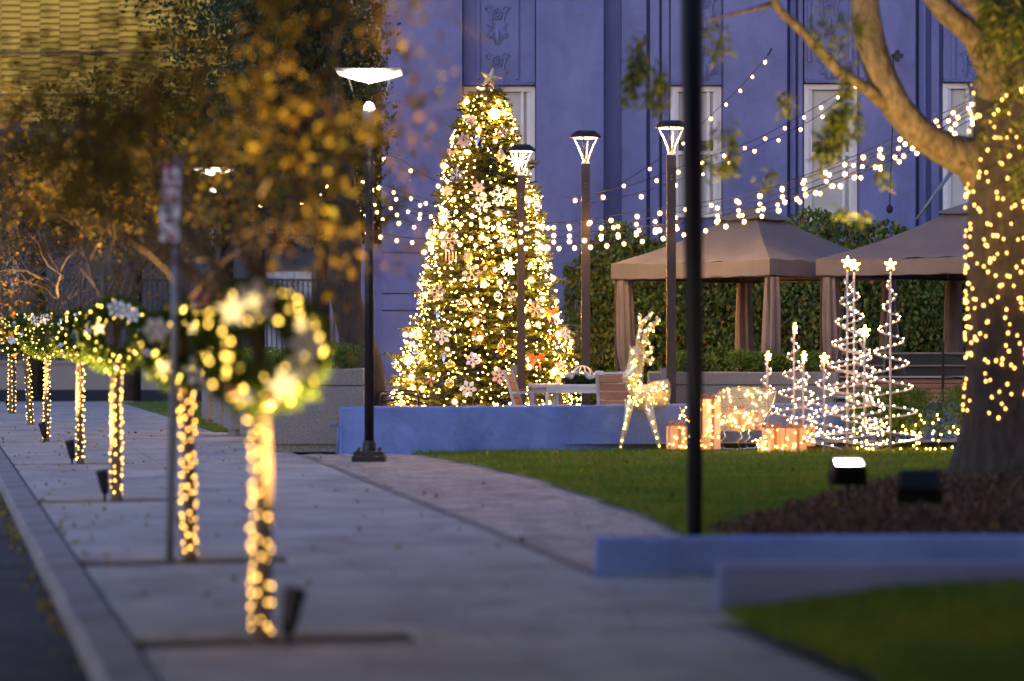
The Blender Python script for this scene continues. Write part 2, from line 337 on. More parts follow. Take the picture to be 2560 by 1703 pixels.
# kerb in stones
kr = thing("kerb", "pale concrete kerb along the street edge of the sidewalk", "kerb", (0, 0, 0)); kr["kind"] = "structure"; del kr["category"]
mb = MB(); prof = [(-.86, -.16), (-.86, -.03), (-.835, 0.0), (-.635, 0.004), (-.635, -.16)]
L_ = 3.0
vs = [Vector((0, v, z)) for v, z in prof] + [Vector((L_ - .012, v, z)) for v, z in prof]; n = len(prof)
mb.add(vs, [tuple(range(n)), tuple(range(2 * n - 1, n - 1, -1))] + [(i, i + n, (i + 1) % n + n, (i + 1) % n) for i in range(n)])
ksm = mb.mesh("kerbstone", M["kerb"]); ang = math.atan2(S_DIR.y, S_DIR.x)
for i in range(-3, 16):
    # local x along street, local y = left; v grows to the right so mirror y
    o = place("kerbstone", ksm, kr, S(i * L_, 0)); o.rotation_euler = (0, 0, ang); o.scale = (1, -1, 1)
# sidewalk: bed plus slabs
TREES_U = [0, 4.46, 10.89, 17.96, 24.57, 31.96, 38.8]; TREES_V = [0, .117, .108, .2, .1, .17, .07]
sw = thing("sidewalk", "grey concrete sidewalk of large slabs between kerb and brick path", "sidewalk"); sw["kind"] = "structure"; del sw["category"]
mb = MB(); mb.add([S(-12, -.62, -.035), S(-12, 9, -.035), S(48.5, 9, -.035), S(48.5, -.62, -.035)], [(0, 1, 2, 3)]); mb.build("bed", M["mortar"], sw)
def edge_v(u): return 2.42 + .036 * u if u < 25 else 3.3
def slab(u0, u1, v0a, v1a, v0b, v1b):
    g = .006; z0 = -.034; dz = rng.uniform(-.0025, .0025)
    q = [S(u0 + g, v0a + g), S(u0 + g, v1a - g), S(u1 - g, v1b - g), S(u1 - g, v0b + g)]
    c = sum(q, Vector()) / 4
    vs = [p + V(0, 0, z0) for p in q] + [p + V(0, 0, dz - .006) for p in q] + [p + (c - p).normalized() * .012 + V(0, 0, dz) for p in q]
    mb = MB().add(vs, [(0, 1, 2, 3)[::-1]] + [(i, (i + 1) % 4, (i + 1) % 4 + 4, i + 4) for i in range(4)] + [(i + 4, (i + 1) % 4 + 4, (i + 1) % 4 + 8, i + 8) for i in range(4)] + [(8, 9, 10, 11)])
    mb.f = [f[::-1] for f in mb.f]
    mb.build("slab", M["concrete"], sw)
br = [-12, -8.5, -5]
for i, u in enumerate(TREES_U):
    br += [u - .23, u + .27]
    nx = TREES_U[i + 1] if i + 1 < len(TREES_U) else 48.5
    k = max(1, round((nx - u) / 3.2)); br += [u + .27 + (nx - .23 - u - .27) * j / k for j in range(1, k)]
br.append(48.5)
for a_, b_ in zip(br[:-1], br[1:]):
    well = any(abs((a_ + b_) / 2 - (u + .02)) < .05 for u in TREES_U)
    if well:
        slab(a_, b_, .80, 1.15, .80, 1.15)
        w_ = MB().add([S(a_ - .0, -.6, -.022), S(a_, .79, -.022), S(b_, .79, -.022), S(b_, -.6, -.022)], [(0, 1, 2, 3)])
        tag(w_.build("tree_well", M["soil"]), kind="structure")
    else: slab(a_, b_, -.61, 1.15, -.61, 1.15)
bb = br[::2] if br[-1] == br[::2][-1] else br[::2] + [br[-1]]
for a_, b_ in zip(bb[:-1], bb[1:]): slab(a_, b_, 1.15, edge_v(a_), 1.15, edge_v(b_))
# brick path strip
pv = [];
def lawn_edge(d):      # x of the lawn's curved edge at distance d
    xs = [10.65, 13.4, 15.4, 18.7, 20.5, 22.4, 25.9, 29.1, 32.4, 36]; ys = [1.3, 1.3, 1.32, 1.35, 1.18, .89, .33, -.41, -1.45, -2.6]
    return float(np.interp(d, xs, ys))
bp = thing("brick_path", "strip of worn tan and rose brick pavers beside the lawn", "path"); bp["kind"] = "structure"; del bp["category"]
for iu in range(0, 210):
    u = 1.0 + iu * .115
    for iv in range(0, 24):
        v = edge_v(u) + .02 + iv * .225 + (.11 if iu % 2 else 0)
        c = S(u + .055, v + .1)
        if c.y < 15.3 or c.x > lawn_edge(c.y) - .06 or c.y > 31.9: continue
        dz = rng.uniform(-.004, .004); hw, hl = .105, .051
        q = [S(u + .055 + su * hl, v + .1 + sv * hw, dz) for su, sv in ((-1, -1), (-1, 1), (1, 1), (1, -1))]
        pv += [q[0], q[3], q[2], q[1]]
pvn = np.array([tuple(p) for p in pv], dtype=np.float32)
o = place("paver", np_mesh("paver", pvn, 4, M["paver"]), bp); o["kind"] = "stuff"
# concrete walk leading right between the two low blue walls, and foreground apron
mb = MB(); mb.b2((lawn_edge(15) - 1.2, 13.0, -.03), (9, 15.40, -.004)); tag(mb.build("side_walkway", M["concrete"]), kind="structure")
# plaza / patio behind the seat wall
mb = MB(); mb.add([(-2.2, 32.3, .10), (12, 34.0, .10), (12, 47.8, .10), (-6.0, 47.8, .10), (-3.2, 34, .10)], [(0, 1, 2, 3, 4)]); tag(mb.build("patio", M["concrete"]), kind="structure")
# lawn
def lawn_z(x, y):
    m_ = math.exp(-(((x - 5.6) / 2.6) ** 2 + ((y - 21.5) / 4.2) ** 2))
    return .012 + .16 * m_
def grid_patch(name, xs_fn, y0, y1, ny, nx, zf, mat):
    mb = MB(); vs = []; fs = []
    for j in range(ny + 1):
        y = y0 + (y1 - y0) * j / ny; xa, xb = xs_fn(y)
        for i in range(nx + 1):
            x = xa + (xb - xa) * i / nx; vs.append((x, y, zf(x, y) - (.02 if i == 0 else 0)))
    for j in range(ny):
        for i in range(nx): fs.append((j * (nx + 1) + i, j * (nx + 1) + i + 1, (j + 1) * (nx + 1) + i + 1, (j + 1) * (nx + 1) + i))
    return mb.add(vs, fs).build(name, mat, smooth=True)
tag(grid_patch("lawn", lambda y: (lawn_edge(y), 12), 15.7, 34.3, 60, 50, lawn_z, M["lawn_soil"]), kind="structure")
def near_edge(y): return float(np.interp(y, [3, 10.65, 11.66, 12.53, 13.46], [2.2, 1.59, 1.41, 1.285, 1.17]))
def near_z(x, y): return .01 + .12 * min(1, max(0, (x - 1.25) / 1.6)) + .02 * math.sin(x * 3 + y * 2)
tag(grid_patch("near_lawn", lambda y: (near_edge(y), 8), 3, 13.45, 30, 26, near_z, M["lawn_soil"]), kind="structure")
tag(grid_patch("far_lawn", lambda y: (S((y - 12.1) / .972 + 1, 3.35).x, -3.4), 39.5, 58.5, 20, 6, lambda x, y: .02, M["lawn_soil"]), kind="structure")
def grass(name, n, yr, edge, xmax, zf, h, label, ymin_d2=True, jit=.06):
    y = nrg.uniform(0, 1, n); y = 1 / (1 / yr[0] + y * (1 / yr[1] - 1 / yr[0])) if ymin_d2 else yr[0] + y * (yr[1] - yr[0])
    e = np.array([edge(v) for v in y]); xm = np.minimum(xmax, .225 * y + .3) if xmax > 0 else np.full(n, xmax)
    x = e + nrg.uniform(0, 1, n) * (xm - e) + nrg.normal(size=n) * jit * (nrg.uniform(size=n) < .35)
    keep = x > e - .11; x, y = x[keep], y[keep]; n = len(x)
    z = np.array([zf(a, b) for a, b in zip(x, y)]); b = np.stack([x, y, z], 1)
    patch = .75 + .5 * (np.sin(x * 2.3 + np.sin(y * 1.7) * 2) * np.sin(y * 1.1 + x) * .5 + .5)
    hh = (h * nrg.uniform(.5, 1.3, n) * patch)[:, None]; t = b + np.concatenate([nrg.normal(size=(n, 2)) * 1.0, np.ones((n, 1))], 1) * hh
    s = unit(np.concatenate([nrg.normal(size=(n, 2)), np.zeros((n, 1))], 1)) * .006
    return tag(place(name, np_mesh(name, np.stack([b - s, b + s, t], 1).reshape(-1, 3), 3, M["grass"])), label, "grass", kind="stuff")
def mulch_edge(y): return float(np.interp(y, [15.7, 17.5, 18.8, 21.9, 25.6, 26.8], [1.7, 1.55, 1.62, 2.84, 4.45, 6.6])) + .05 * math.sin(y * 5.0)
in_mulch = lambda x, y: x > mulch_edge(y) and y < 26.8
grass("grass", 150000, (16, 33.3), lawn_edge, 9, lambda x, y: lawn_z(x, y) - (.3 if in_mulch(x, y) else 0), .055, "short green grass growing on the lawn before the lit reindeer")
grass("grass", 30000, (9.6, 13.42), near_edge, 4, near_z, .06, "dark green grass growing in the lower right corner before the wall")
grass("grass", 12000, (39.6, 58), lambda y: S((y - 12.1) / .972 + 1, 3.35).x, -3.4, lambda x, y: .02, .07, "far patch of green grass growing left of the concrete planters")
# mulch bed
def mulch_z(x, y): return lawn_z(x, y) + .012 + .05 * min(1, max(0, x - mulch_edge(y)) / 1.2)
tag(grid_patch("mulch_bed", lambda y: (mulch_edge(y), 9), 15.7, 26.8, 50, 40, mulch_z, M["soil"]), kind="structure")
y = 1 / (1 / 15.75 + nrg.uniform(0, 1, 24000) * (1 / 26.8 - 1 / 15.75)); e = np.array([mulch_edge(v) for v in y]); x = e - .06 + nrg.uniform(0, 1, 24000) * (.225 * y + .3 - e)
z = np.array([mulch_z(p, q_) for p, q_ in zip(x, y)]) + .008
tag(place("mulch", np_mesh("mulch", leaves(np.stack([x, y, z], 1), .07, .03, np.array([[0, 0, .15]]), 0, .6), 4, M["mulch_chip"])), "brown bark mulch chips heaped around the big tree's foot", "mulch", kind="stuff")
# leaf litter in the gutter
N_ = 420; u = nrg.uniform(0, 30, N_); v = -.88 - np.abs(nrg.normal(size=N_)) * .06
lp = np.array([tuple(S(float(a_), float(b_), -.12)) for a_, b_ in zip(u, v)])
tag(place("leaf_litter", np_mesh("leaf_litter", leaves(lp, .05, .035, np.array([[0, 0, .1]]), 0, .7), 4, M["autumn"])), "dry brown leaves lying along the gutter by the kerb", "leaf litter", kind="stuff")
N_ = 300; u = nrg.uniform(-1, 30, N_); v = -.6 + 4.6 * nrg.uniform(0, 1, N_) ** 1.8
lp = np.array([tuple(S(float(a_), float(b_), .008)) for a_, b_ in zip(u, v)])
tag(place("fallen_leaf", np_mesh("fallen_leaf", leaves(lp, .05, .035, np.array([[0, 0, .05]]), 0, .5), 4, M["autumn"])), "few dry leaves scattered over the sidewalk slabs", "leaf litter", kind="stuff")

N_ = 170; yy = nrg.uniform(16, 31.5, N_); xx_ = np.array([lawn_edge(v) for v in yy]) + nrg.uniform(0, 1, N_) ** 1.3 * 5
lp = np.stack([xx_, yy, np.array([lawn_z(a_, b_) for a_, b_ in zip(xx_, yy)]) + .05], 1)
tag(place("fallen_leaf", np_mesh("fallen_leaf", leaves(lp, .06, .045, np.array([[0, 0, .05]]), 0, .5), 4, M["autumn"])), "few dry leaves lying on the lawn grass", "leaf litter", kind="stuff")
# ------------------------------------------------------------------ low blue walls
def wall_path(name, label, cat, pts, h, th, mat, z0=0.0):
    fine = [tuple(Vector(a_).lerp(Vector(b_), k / 9)) for a_, b_ in zip(pts[:-1], pts[1:]) for k in range(9)] + [pts[-1]]; pts = fine
    mb = MB(); n = len(pts); vs = []; fs = []
    for i, p in enumerate(pts):
        p = Vector((p[0], p[1], 0)); t = Vector((*(Vector(pts[min(i + 1, n - 1)][:2]) - Vector(pts[max(i - 1, 0)][:2])), 0)).normalized(); nn = Vector((-t.y, t.x, 0))
        wb = [rng.gauss(0, .004) for _ in range(4)]
        for o_, z in ((0, z0), (wb[0], h - .02 + wb[1]), (.02, h + wb[2]), (th - .02, h + wb[3]), (th, h - .02), (th, z0)): vs.append(p + nn * o_ + V(0, 0, z))
    for i in range(n - 1):
        for k in range(5): fs.append((i * 6 + k, (i + 1) * 6 + k, (i + 1) * 6 + k + 1, i * 6 + k + 1))
    fs += [tuple(range(6)), tuple((n - 1) * 6 + k for k in range(5, -1, -1))]
    return tag(mb.add(vs, fs).build(name, mat), label, cat)
seat_pts = [(-2.25, 31.98), (-.6, 32.3), (1, 32.75), (2.27, 33.15), (4, 33.75), (5.6, 34.3), (8, 35)]
wall_path("seat_wall", "long blue painted seat wall with cracked plaster behind the lawn", "wall", seat_pts, .62, .3, M["blue_paint"], -.05)
wall_path("low_wall", "low blue painted kerb wall with the black pole behind it", "wall", [(.546, 15.43), (2, 15.5), (6, 15.7)], .235, .22, M["blue_paint"], -.05)
wall_path("low_wall", "nearest low wall with dull grey face and blue top, edging the dark grass", "wall", [(1.165, 13.46), (3, 13.5), (7, 13.6)], .25, .3, M["blue_dark"], -.05)

# ------------------------------------------------------------------ building
bl = thing("building", "tall lavender blue stucco building with pilasters and sash windows", "building", (2, 48, 0))
def bx(name, xa, xb, za, zb, ya, yb, mat): return MB().b2((xa, ya, za), (xb, yb, zb)).build(name, mat, bl)
def X48(x): return (x * K - 1280) / F * 48
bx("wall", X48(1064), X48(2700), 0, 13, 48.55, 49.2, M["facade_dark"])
# front courses of the left corner block, with recessed joints
zs = [0, 1.5 - (715 * K - HY) / F * 48, 1.5 - (676 * K - HY) / F * 48, 1.5 - (582 * K - HY) / F * 48, 13]
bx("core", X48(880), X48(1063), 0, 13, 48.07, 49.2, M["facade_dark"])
for a_, b_ in zip(zs[:-1], zs[1:]): bx("course", X48(878), X48(1064), a_ + .012, b_ - .012, 48.0, 48.06, M["facade"])
bx("annex", X48(826), X48(877.5), 0, 1.5 - (560 * K - HY) / F * 48, 48.3, 49.4, M["facade"])
for xa, xb, yf in ((1234, 1389, 48.0), (1432, 1489, 48.22), (1498, 1519, 48.28), (1526, 1543, 48.34), (1666, 1812, 48.04), (1822, 1834, 48.26), (1842, 1852, 48.32), (1981, 2108, 48.04), (2120, 2136, 48.26), (2150, 2168, 48.32), (2310, 2480, 48.04)):
    bx("pilaster", X48(xa), X48(xb), 0, 13, yf, 48.548, M["facade"])
for xa, xb, yf in ((1389.5, 1431.5, 48.34), (1489.5, 1497.5, 48.40), (1519.5, 1525.5, 48.43), (1543.5, 1545.5, 48.45), (1812.5, 1821.5, 48.36), (1834.5, 1841.5, 48.40), (1852.5, 1855.5, 48.43), (2108.5, 2119.5, 48.36), (2136.5, 2149.5, 48.40), (2168.5, 2177.5, 48.43)):
    bx("reveal", X48(xa), X48(xb), 0, 13, yf, 48.548, M["facade_dark"])  # recessed steps in a darker facade copy, shade put into the colour
def window(x0, x1, ytop, ybot, split):
    xa, xb = X48(x0), X48(x1); zt = 1.5 - (ytop * K - HY) / F * 48; zb = 1.5 - (ybot * K - HY) / F * 48; yw = 48.42
    sp = MB(); sp.b2((xa, 48.30, zt + .02), (xb, 48.546, 13)); spo = sp.build("spandrel", M["facade"], bl)
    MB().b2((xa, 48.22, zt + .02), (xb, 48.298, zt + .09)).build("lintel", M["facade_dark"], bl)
    if zb > .3: MB().b2((xa, 48.30, 0), (xb, 48.546, zb - .08)).build("apron", M["facade"], bl)
    MB().b2((xa, 48.2, zb - .078), (xb, 48.5, zb - .002)).build("sill", M["window_frame"], bl)
    mb = MB(); fw = .10
    mb.b2((xa, 48.36, zb), (xa + fw, 48.5, zt)); mb.b2((xb - fw, 48.36, zb), (xb, 48.5, zt)); mb.b2((xa + fw, 48.36, zt - fw), (xb - fw, 48.5, zt))
    wo = mb.build("window", M["window_frame"], bl)
    zm = zb + (zt - zb) * .48; mb = MB()
    mb.b2((xa + fw, 48.39, zm - .04), (xb - fw, 48.47, zm + .04))
    mb.b2((xa + fw + .002, 48.40, zb + .002), (xa + fw + .06, 48.47, zm - .042)); mb.b2((xb - fw - .06, 48.40, zb + .002), (xb - fw - .002, 48.47, zm - .042))
    mb.b2((xa + fw + .002, 48.40, zm + .042), (xa + fw + .06, 48.47, zt - fw - .002)); mb.b2((xb - fw - .06, 48.40, zm + .042), (xb - fw - .002, 48.47, zt - fw - .002))
    for s in split: xm = xa + (xb - xa) * s; mb.b2((xm - .03, 48.395, zb + .004), (xm + .03, 48.465, zm - .044)); mb.b2((xm - .03, 48.395, zm + .044), (xm + .03, 48.465, zt - fw - .004))
    mb.build("sash", M["window_frame"], wo)
    MB().b2((xa + fw, 48.475, zb), (xb - fw, 48.48, zt - fw)).build("pane", M["glass"], wo)
    MB().b2((xa + fw + .02, 48.462, zb + .02), (xb - fw - .02, 48.468, zb + (zt - zb) * .46)).build("blind", M["blind"], wo)
    MB().b2((xa + fw + .06, 48.466, zm + .25), (xb - fw - .06, 48.471, zt - fw - .02)).build("blind", M["blind"], wo)
window(1066, 1232, 195, 500, (.38, .82)); window(1546, 1664, 195, 490, (.3, .75)); window(1856, 1979, 190, 500, (.75,)); window(2178, 2306, 188, 505, (.45,))
# carved relief panels above the windows
def relief(x0, x1, y0, y1):
    xa, xb = X48(x0), X48(x1); zt = 1.5 - (y0 * K - HY) / F * 48; zb = 1.5 - (y1 * K - HY) / F * 48; xc = (xa + xb) / 2; w_ = xb - xa; yy = 48.3
    bk = MB(); bk.b2((xa - .22, yy - .05, zb - .08), (xa - .16, yy + .01, zt + .4)); bk.b2((xb + .16, yy - .05, zb - .08), (xb + .22, yy + .01, zt + .4))
    ro = bk.build("relief_panel", M["facade"], bl)
    def spiral(cx, cz, r, turns, d=1):
        pts = [(cx + d * r * (1 - i / 30 * .85) * math.cos(i / 30 * turns * 6.28), yy - .015, cz + r * (1 - i / 30 * .85) * math.sin(i / 30 * turns * 6.28)) for i in range(30)]
        MB().tube(pts, .022, 5).build("scroll", M["facade"], ro, smooth=True)
    z = zt
    while z - .3 > zb:
        spiral(xc, z - .2, .13, 2.2); 
        for s in (-1, 1):
            spiral(xc + s * w_ * .4, z - .1, .08, 1.6, s); spiral(xc + s * w_ * .34, z - .42, .055, 1.4, s); spiral(xc + s * w_ * .38, z - .62, .06, 1.4, -s)
            MB().tube([(xc + s * w_ * .44, yy - .01, z - .05), (xc + s * w_ * .3, yy - .02, z - .3), (xc + s * w_ * .36, yy - .02, z - .55), (xc + s * .02, yy - .02, z - .82)], [.02, .025, .022, .01], 5).build("stem", M["facade"], ro, smooth=True)
        MB().ball((xc, yy - .005, z - .62), .07, 8, 6, 0, (.8, .4, 2.2)).build("bud", M["facade"], ro, smooth=True)
        z -= .95
relief(1122, 1168, 5, 170); relief(1888, 1940, -20, 130); relief(1600, 1650, -20, 150)
relief(2222, 2262, 0, 170)

# ------------------------------------------------------------------ far left: yellow louvred building, fence, walls
yb = thing("louvred_building", "far dark building clad in mustard yellow louvre slats behind the street trees", "building", (-13, 86, 0))
MB().b2((-24, 86.2, 0), (-6.2, 92, 18)).build("wall", M["dark_wall"], yb)
zb0 = 1.5 - (300 - HY) / F * 86
MB().b2((-24, 85.6, 5.2), (-6.4, 86.19, zb0 - .15)).build("canopy_band", M["dark_wall"], yb)
cw, rh = .70, .228
sm = MB(); sm.add([(-cw / 2 + .004, -.10, 0), (cw / 2 - .004, -.10, 0), (cw / 2 - .004, 0, 0), (-cw / 2 + .004, 0, 0), (-cw / 2 + .004, -.10, .03), (cw / 2 - .004, -.10, .03), (cw / 2 - .004, -.03, rh - .04), (-cw / 2 + .004, -.03, rh - .04), (cw / 2 - .004, 0, rh - .04), (-cw / 2 + .004, 0, rh - .04)],
    [(3, 2, 1, 0), (0, 1, 5, 4), (4, 5, 6, 7), (7, 6, 8, 9), (9, 8, 2, 3), (1, 2, 8, 6, 5), (0, 4, 7, 9, 3)])
smm = sm.mesh("slat", M["yellow_slat"])
for i in range(13):
    x = (-1280 + 25) / F * 86 - cw + i * cw; off = (0, .11, .03, .14, .06, .17, .02, .12, .05, .15, .08, .18, .03)[i]
    for j in range(23):
        place("slat", smm, yb, (x + 13, .19, zb0 - .1 + j * rh + off))
for z in (zb0 + .9, zb0 + 2.4): MB().b2((-19, 85.98, z - .025), (-10, 86.02, z + .025)).build("rail", M["dark_wall"], yb)

fw_ = tag(MB().b2((-40, 75.2, -.1), (-3.4, 75.6, .78)).b2((-40, 75.12, .78), (-3.4, 75.68, .87)).build("retaining_wall", M["tan_wall"]), "low tan concrete wall under the iron fence across the far road", "wall")
fe = thing("iron_fence", "black iron picket fence on the tan wall across the far road", "fence", (-10, 75.4, .87))
pk = MB().b2((-.02, -.02, 0), (.02, .02, 2.55)).mesh("picket", M["black_metal"])
xx = -16.4
while xx < -4.6: place("picket", pk, fe, (xx + 10, 0, 0)); xx += .162
for z in (1.0, 3.35): MB().b2((-16.5, 75.36, z), (-4.5, 75.44, z + .07)).build("rail", M["black_metal"], fe)
rg = MB(); rg.tube([(.07 * math.cos(a_ * .5236), 0, .07 * math.sin(a_ * .5236)) for a_ in range(13)], .012, 5); rgm = rg.mesh("ring", M["black_metal"])
xx = -8.0
while xx < -4.7: place("ring", rgm, fe, (xx + 10 - .081, 0, 2.38)); xx += .162
for px in (430, 640): MB().b2(((px - 1280) / F * 75.4 - .07, 75.33, .872), ((px - 1280) / F * 75.4 + .07, 75.47, 3.6)).build("post", M["black_metal"], fe)
# red notice on the fence
p0, p1 = P(472, 776, 75.2), P(525, 727, 75.2)
rs = tag(MB().b2((p0.x, 75.18, p0.z), (p1.x, 75.2, p1.z)).build("fence_sign", M["sign_red"]), "red notice board with faded white lettering wired to the iron fence", "sign")
for zf, hh, xa, xb in ((.86, .10, .04, .95), (.72, .09, .15, .8), (.30, .12, .05, .92), (.56, .03, .82, .98), (.1, .03, .1, .9)):
    for k in range(9):
        if rng.random() < .15: continue
        x0 = p0.x + (p1.x - p0.x) * (xa + (xb - xa) * k / 9); MB().b2((x0, 75.174, p0.z + (p1.z - p0.z) * (zf - hh / 2)), (x0 + (p1.x - p0.x) * .065, 75.179, p0.z + (p1.z - p0.z) * (zf + hh / 2))).build("lettering", M["sign_pink"], rs, local=True)
# white and blue hoarding, pink wall behind the fence
hb = thing("hoarding", "white panelled hoarding with royal blue lower board behind the iron fence", "wall", (-7.5, 79, 0))
for a_, b_, m_ in ((655, 735, "white_wall"), (736, 778, "white_wall"), (788, 821, "white_wall")):
    MB().b2(((a_ - 1280) / F * 79, 79, .0), ((b_ - 1280) / F * 79 - .02, 79.3, 3.75)).build("panel", M[m_], hb)
MB().b2(((789 - 1280) / F * 79, 78.94, 0), ((820 - 1280) / F * 79, 78.995, 2.6)).build("lower_board", M["royal_blue"], hb)
MB().b2(((754 - 1280) / F * 79, 78.95, 2.55), ((759 - 1280) / F * 79, 78.995, 2.95)).build("handle", M["black_metal"], hb)
MB().b2(((779 - 1280) / F * 79, 78.9, 2.2), ((787 - 1280) / F * 79, 78.98, 2.9)).build("red_sign", M["sign_red"], hb)
tag(MB().b2(((822 - 1280) / F * 79, 78.9, 0), ((878 - 1280) / F * 79, 79.3, 4.1)).build("pink_wall", M["pink_wall"]), "pale pink wall end right of the royal blue board", "wall")

# ------------------------------------------------------------------ trees
def grow(mb, p, d, ln, r, depth, tips, R, bend=.25, up=.12, split=(2, 3), shrink=.72, ang=.55, n=6, minr=.003):
    k = 4; pts = [Vector(p)]; rr = [r]; d = Vector(d).normalized()
    for i in range(k):
        d = (d + Vector((R.gauss(0, 1), R.gauss(0, 1), R.gauss(0, 1))) * bend * .35 + V(0, 0, up * .3)).normalized()
        pts.append(pts[-1] + d * ln / k); rr.append(max(minr, r * (1 - .38 * (i + 1) / k)))
    mb.tube(pts, rr, n if depth > 1 else max(4, n - 2), cap=(depth <= 1))
    if depth <= 2: tips += [(pts[i], d) for i in (2, 3, 4)]
    if depth == 0: return
    for s in range(R.randint(*split)):
        ax = d.cross(Vector((R.gauss(0, 1), R.gauss(0, 1), R.gauss(0, 1)))).normalized()
        nd = Matrix.Rotation(ang * R.uniform(.6, 1.3), 3, ax) @ d
        sp = pts[-1] if s == 0 or R.random() < .6 else pts[3]
        grow(mb, sp, nd, ln * shrink * R.uniform(.8, 1.2), rr[-1] * R.uniform(.66, .85), depth - 1, tips, R, bend, up, split, shrink, ang, n, minr)

def street_tree(i, label, leafmat, nleaf, trunk_r, fork, limbs, limb_len, depth, seed, lean=(0, 0), llen=.055, lw=.036, drop=.35):
    R = random.Random(seed); base = S(TREES_U[i], TREES_V[i], -.02)
    t = thing("street_tree", label, "tree", base, 0, "street trees along the kerb")
    top = base + V(lean[0], lean[1], fork); mb = MB()
    mid = base + V(lean[0] * .3 + R.uniform(-.03, .03), lean[1] * .4, fork * .5)
    mb.tube([base, base + V(0, 0, .04), base.lerp(mid, .5), mid, mid.lerp(top, .5), top], [trunk_r * 1.35, trunk_r * 1.08, trunk_r, trunk_r * .95, trunk_r * .88, trunk_r * .8], 12)
    mb.build("trunk", M["bark_young"], t, smooth=True)
    cr = MB(); tips = []
    for k in range(limbs):
        a = 2 * math.pi * (k + R.random() * .5) / limbs; tilt = R.uniform(.35, .8)
        grow(cr, top - V(0, 0, R.uniform(0, .25)), V(math.cos(a) * tilt - (.36 if i == 0 else 0), math.sin(a) * tilt, 1), limb_len * R.uniform(.8, 1.2), trunk_r * R.uniform(.42, .6), depth, tips, R, .55, .05, (2, 3), .74, .6, 6)
    bo = cr.build("branches", M["bark_young"], t, smooth=True)
    tp = np.array([tuple(p) for p, _ in tips]); idx = nrg.integers(0, len(tp), nleaf)
    pos = tp[idx] + nrg.normal(size=(nleaf, 3)) * np.array([.10, .10, .09]) * nrg.choice([.5, 1., 1.9], (nleaf, 1))
    if i in (0, 1):
        q = nrg.normal(size=(2600, 3)) * np.array([1.25, 1.2, .55]) + np.array([base.x + .25, base.y - .6, 4.9])  # unseen upper leaves, added to block sky over the near ground
        pos = np.concatenate([pos, q[q[:, 2] > 1.62 + .148 * q[:, 1]]])
    if i == 1: pos = pos[pos[:, 2] > 2.25]
    if i == 0: pos = pos[~((pos[:, 0] / pos[:, 1] > -.152) & (pos[:, 0] / pos[:, 1] < -.130) & (pos[:, 2] > 1.9) & (pos[:, 2] < 2.5))]      # gaps in the crown
    if i == 0: pos = pos[~((pos[:, 0] / pos[:, 1] > -.076) & (pos[:, 0] / pos[:, 1] < -.043) & (pos[:, 2] > 2.62) & (pos[:, 2] < 2.95)) & (pos[:, 0] / pos[:, 1] < -.028 + .01 * nrg.normal(size=len(pos)))]
    leafobj("crown", pos, llen, lw, M[leafmat], t, None, drop)
    return t, base, top
tree_info = []
specs = [
    ("nearest street tree, blurred amber crown over the largest lit wreath", "autumn", 2500, .044, 1.72, 7, .74, 4, 23),
    ("street tree just behind the parking sign, trunk wrapped in gold lights", "autumn", 1900, .042, 1.85, 5, .66, 4, 5),
    ("orange leaved street tree whose wreath bears a bright white star", "autumn", 5000, .047, 1.75, 7, .76, 4, 8),
    ("sparse street tree fourth from the camera with thin bare twigs", "autumn_green", 3600, .042, 1.8, 6, .85, 4, 21),
    ("bare twigged street tree fifth from the camera", "bronze_leaf", 1800, .042, 1.85, 6, .9, 4, 34),
    ("leaning street tree second farthest along the kerb", "bronze_leaf", 1100, .05, 1.9, 7, 1.0, 4, 55),
    ("farthest street tree with doubled lit trunk at the left edge", "bronze_leaf", 1200, .075, 1.9, 7, 1.0, 4, 77)]
leans = [(-.02, 0), (-.06, 0), (0, 0), (0, 0), (.02, 0), (-.16, 0), (0, 0)]
for i, (lb, lm, nl, tr, fk, li, ll, dp, sd) in enumerate(specs):
    tree_info.append(street_tree(i, lb, lm, nl, tr, fk, li, ll, dp, sd, leans[i], .06, .04) + (tr, fk, leans[i]))

# strings of lights wound round the street trunks
ordn = ["nearest", "second", "third", "fourth", "fifth", "sixth", "farthest"]
for i, (t, base, top, tr, fk, ln_) in enumerate(tree_info):
    z1 = 1.28; turns = (9, 11, 15, 15, 14, 12, 12)[i]; per = (9, 8, 5, 5, 5, 5, 6)[i]
    st = thing("light_string", f"gold fairy lights wound round the trunk of the {ordn[i]} street tree", "string lights", base, 0, "fairy light strings on the street tree trunks")
    starts = 2 if i < 2 else 1
    if i < 2: turns, per, z1 = (5.5, 8, 1.22) if i == 0 else (6.5, 7, 1.25)
    for q in range(starts):
        pts = []; nb = int(turns * per)
        for k in range(nb * 2 + 1):
            f = k / (nb * 2); z = .07 + (z1 - .07) * f + (.02 if q else 0); a = -2 * math.pi * turns * f * (1 if i % 2 == 0 else -1) + i + q * math.pi
            cx = ln_[0] * .3 * min(1, z / (fk * .5)) + (ln_[0] * .7 * max(0, z - fk * .5) / (fk * .5)); r_ = tr * (1.02 - .1 * f) + .009
            pts.append(V(cx + r_ * math.cos(a), r_ * math.sin(a), z + (.012 if i < 2 else .02) * math.sin(k * 1.7)))
        MB().tube(pts, .0025, 4).build("wire", M["cable"], st, local=True)
        for k in range(0, nb * 2, 2):
            p = pts[k] + V(rng.gauss(0, .005), rng.gauss(0, .005), rng.gauss(0, .006)); o = place("bulb", BM["tstr"], st, p); s_ = (.72 + .06 * min(i, 4)) * rng.uniform(.75, 1.15); o.scale = (s_,) * 3

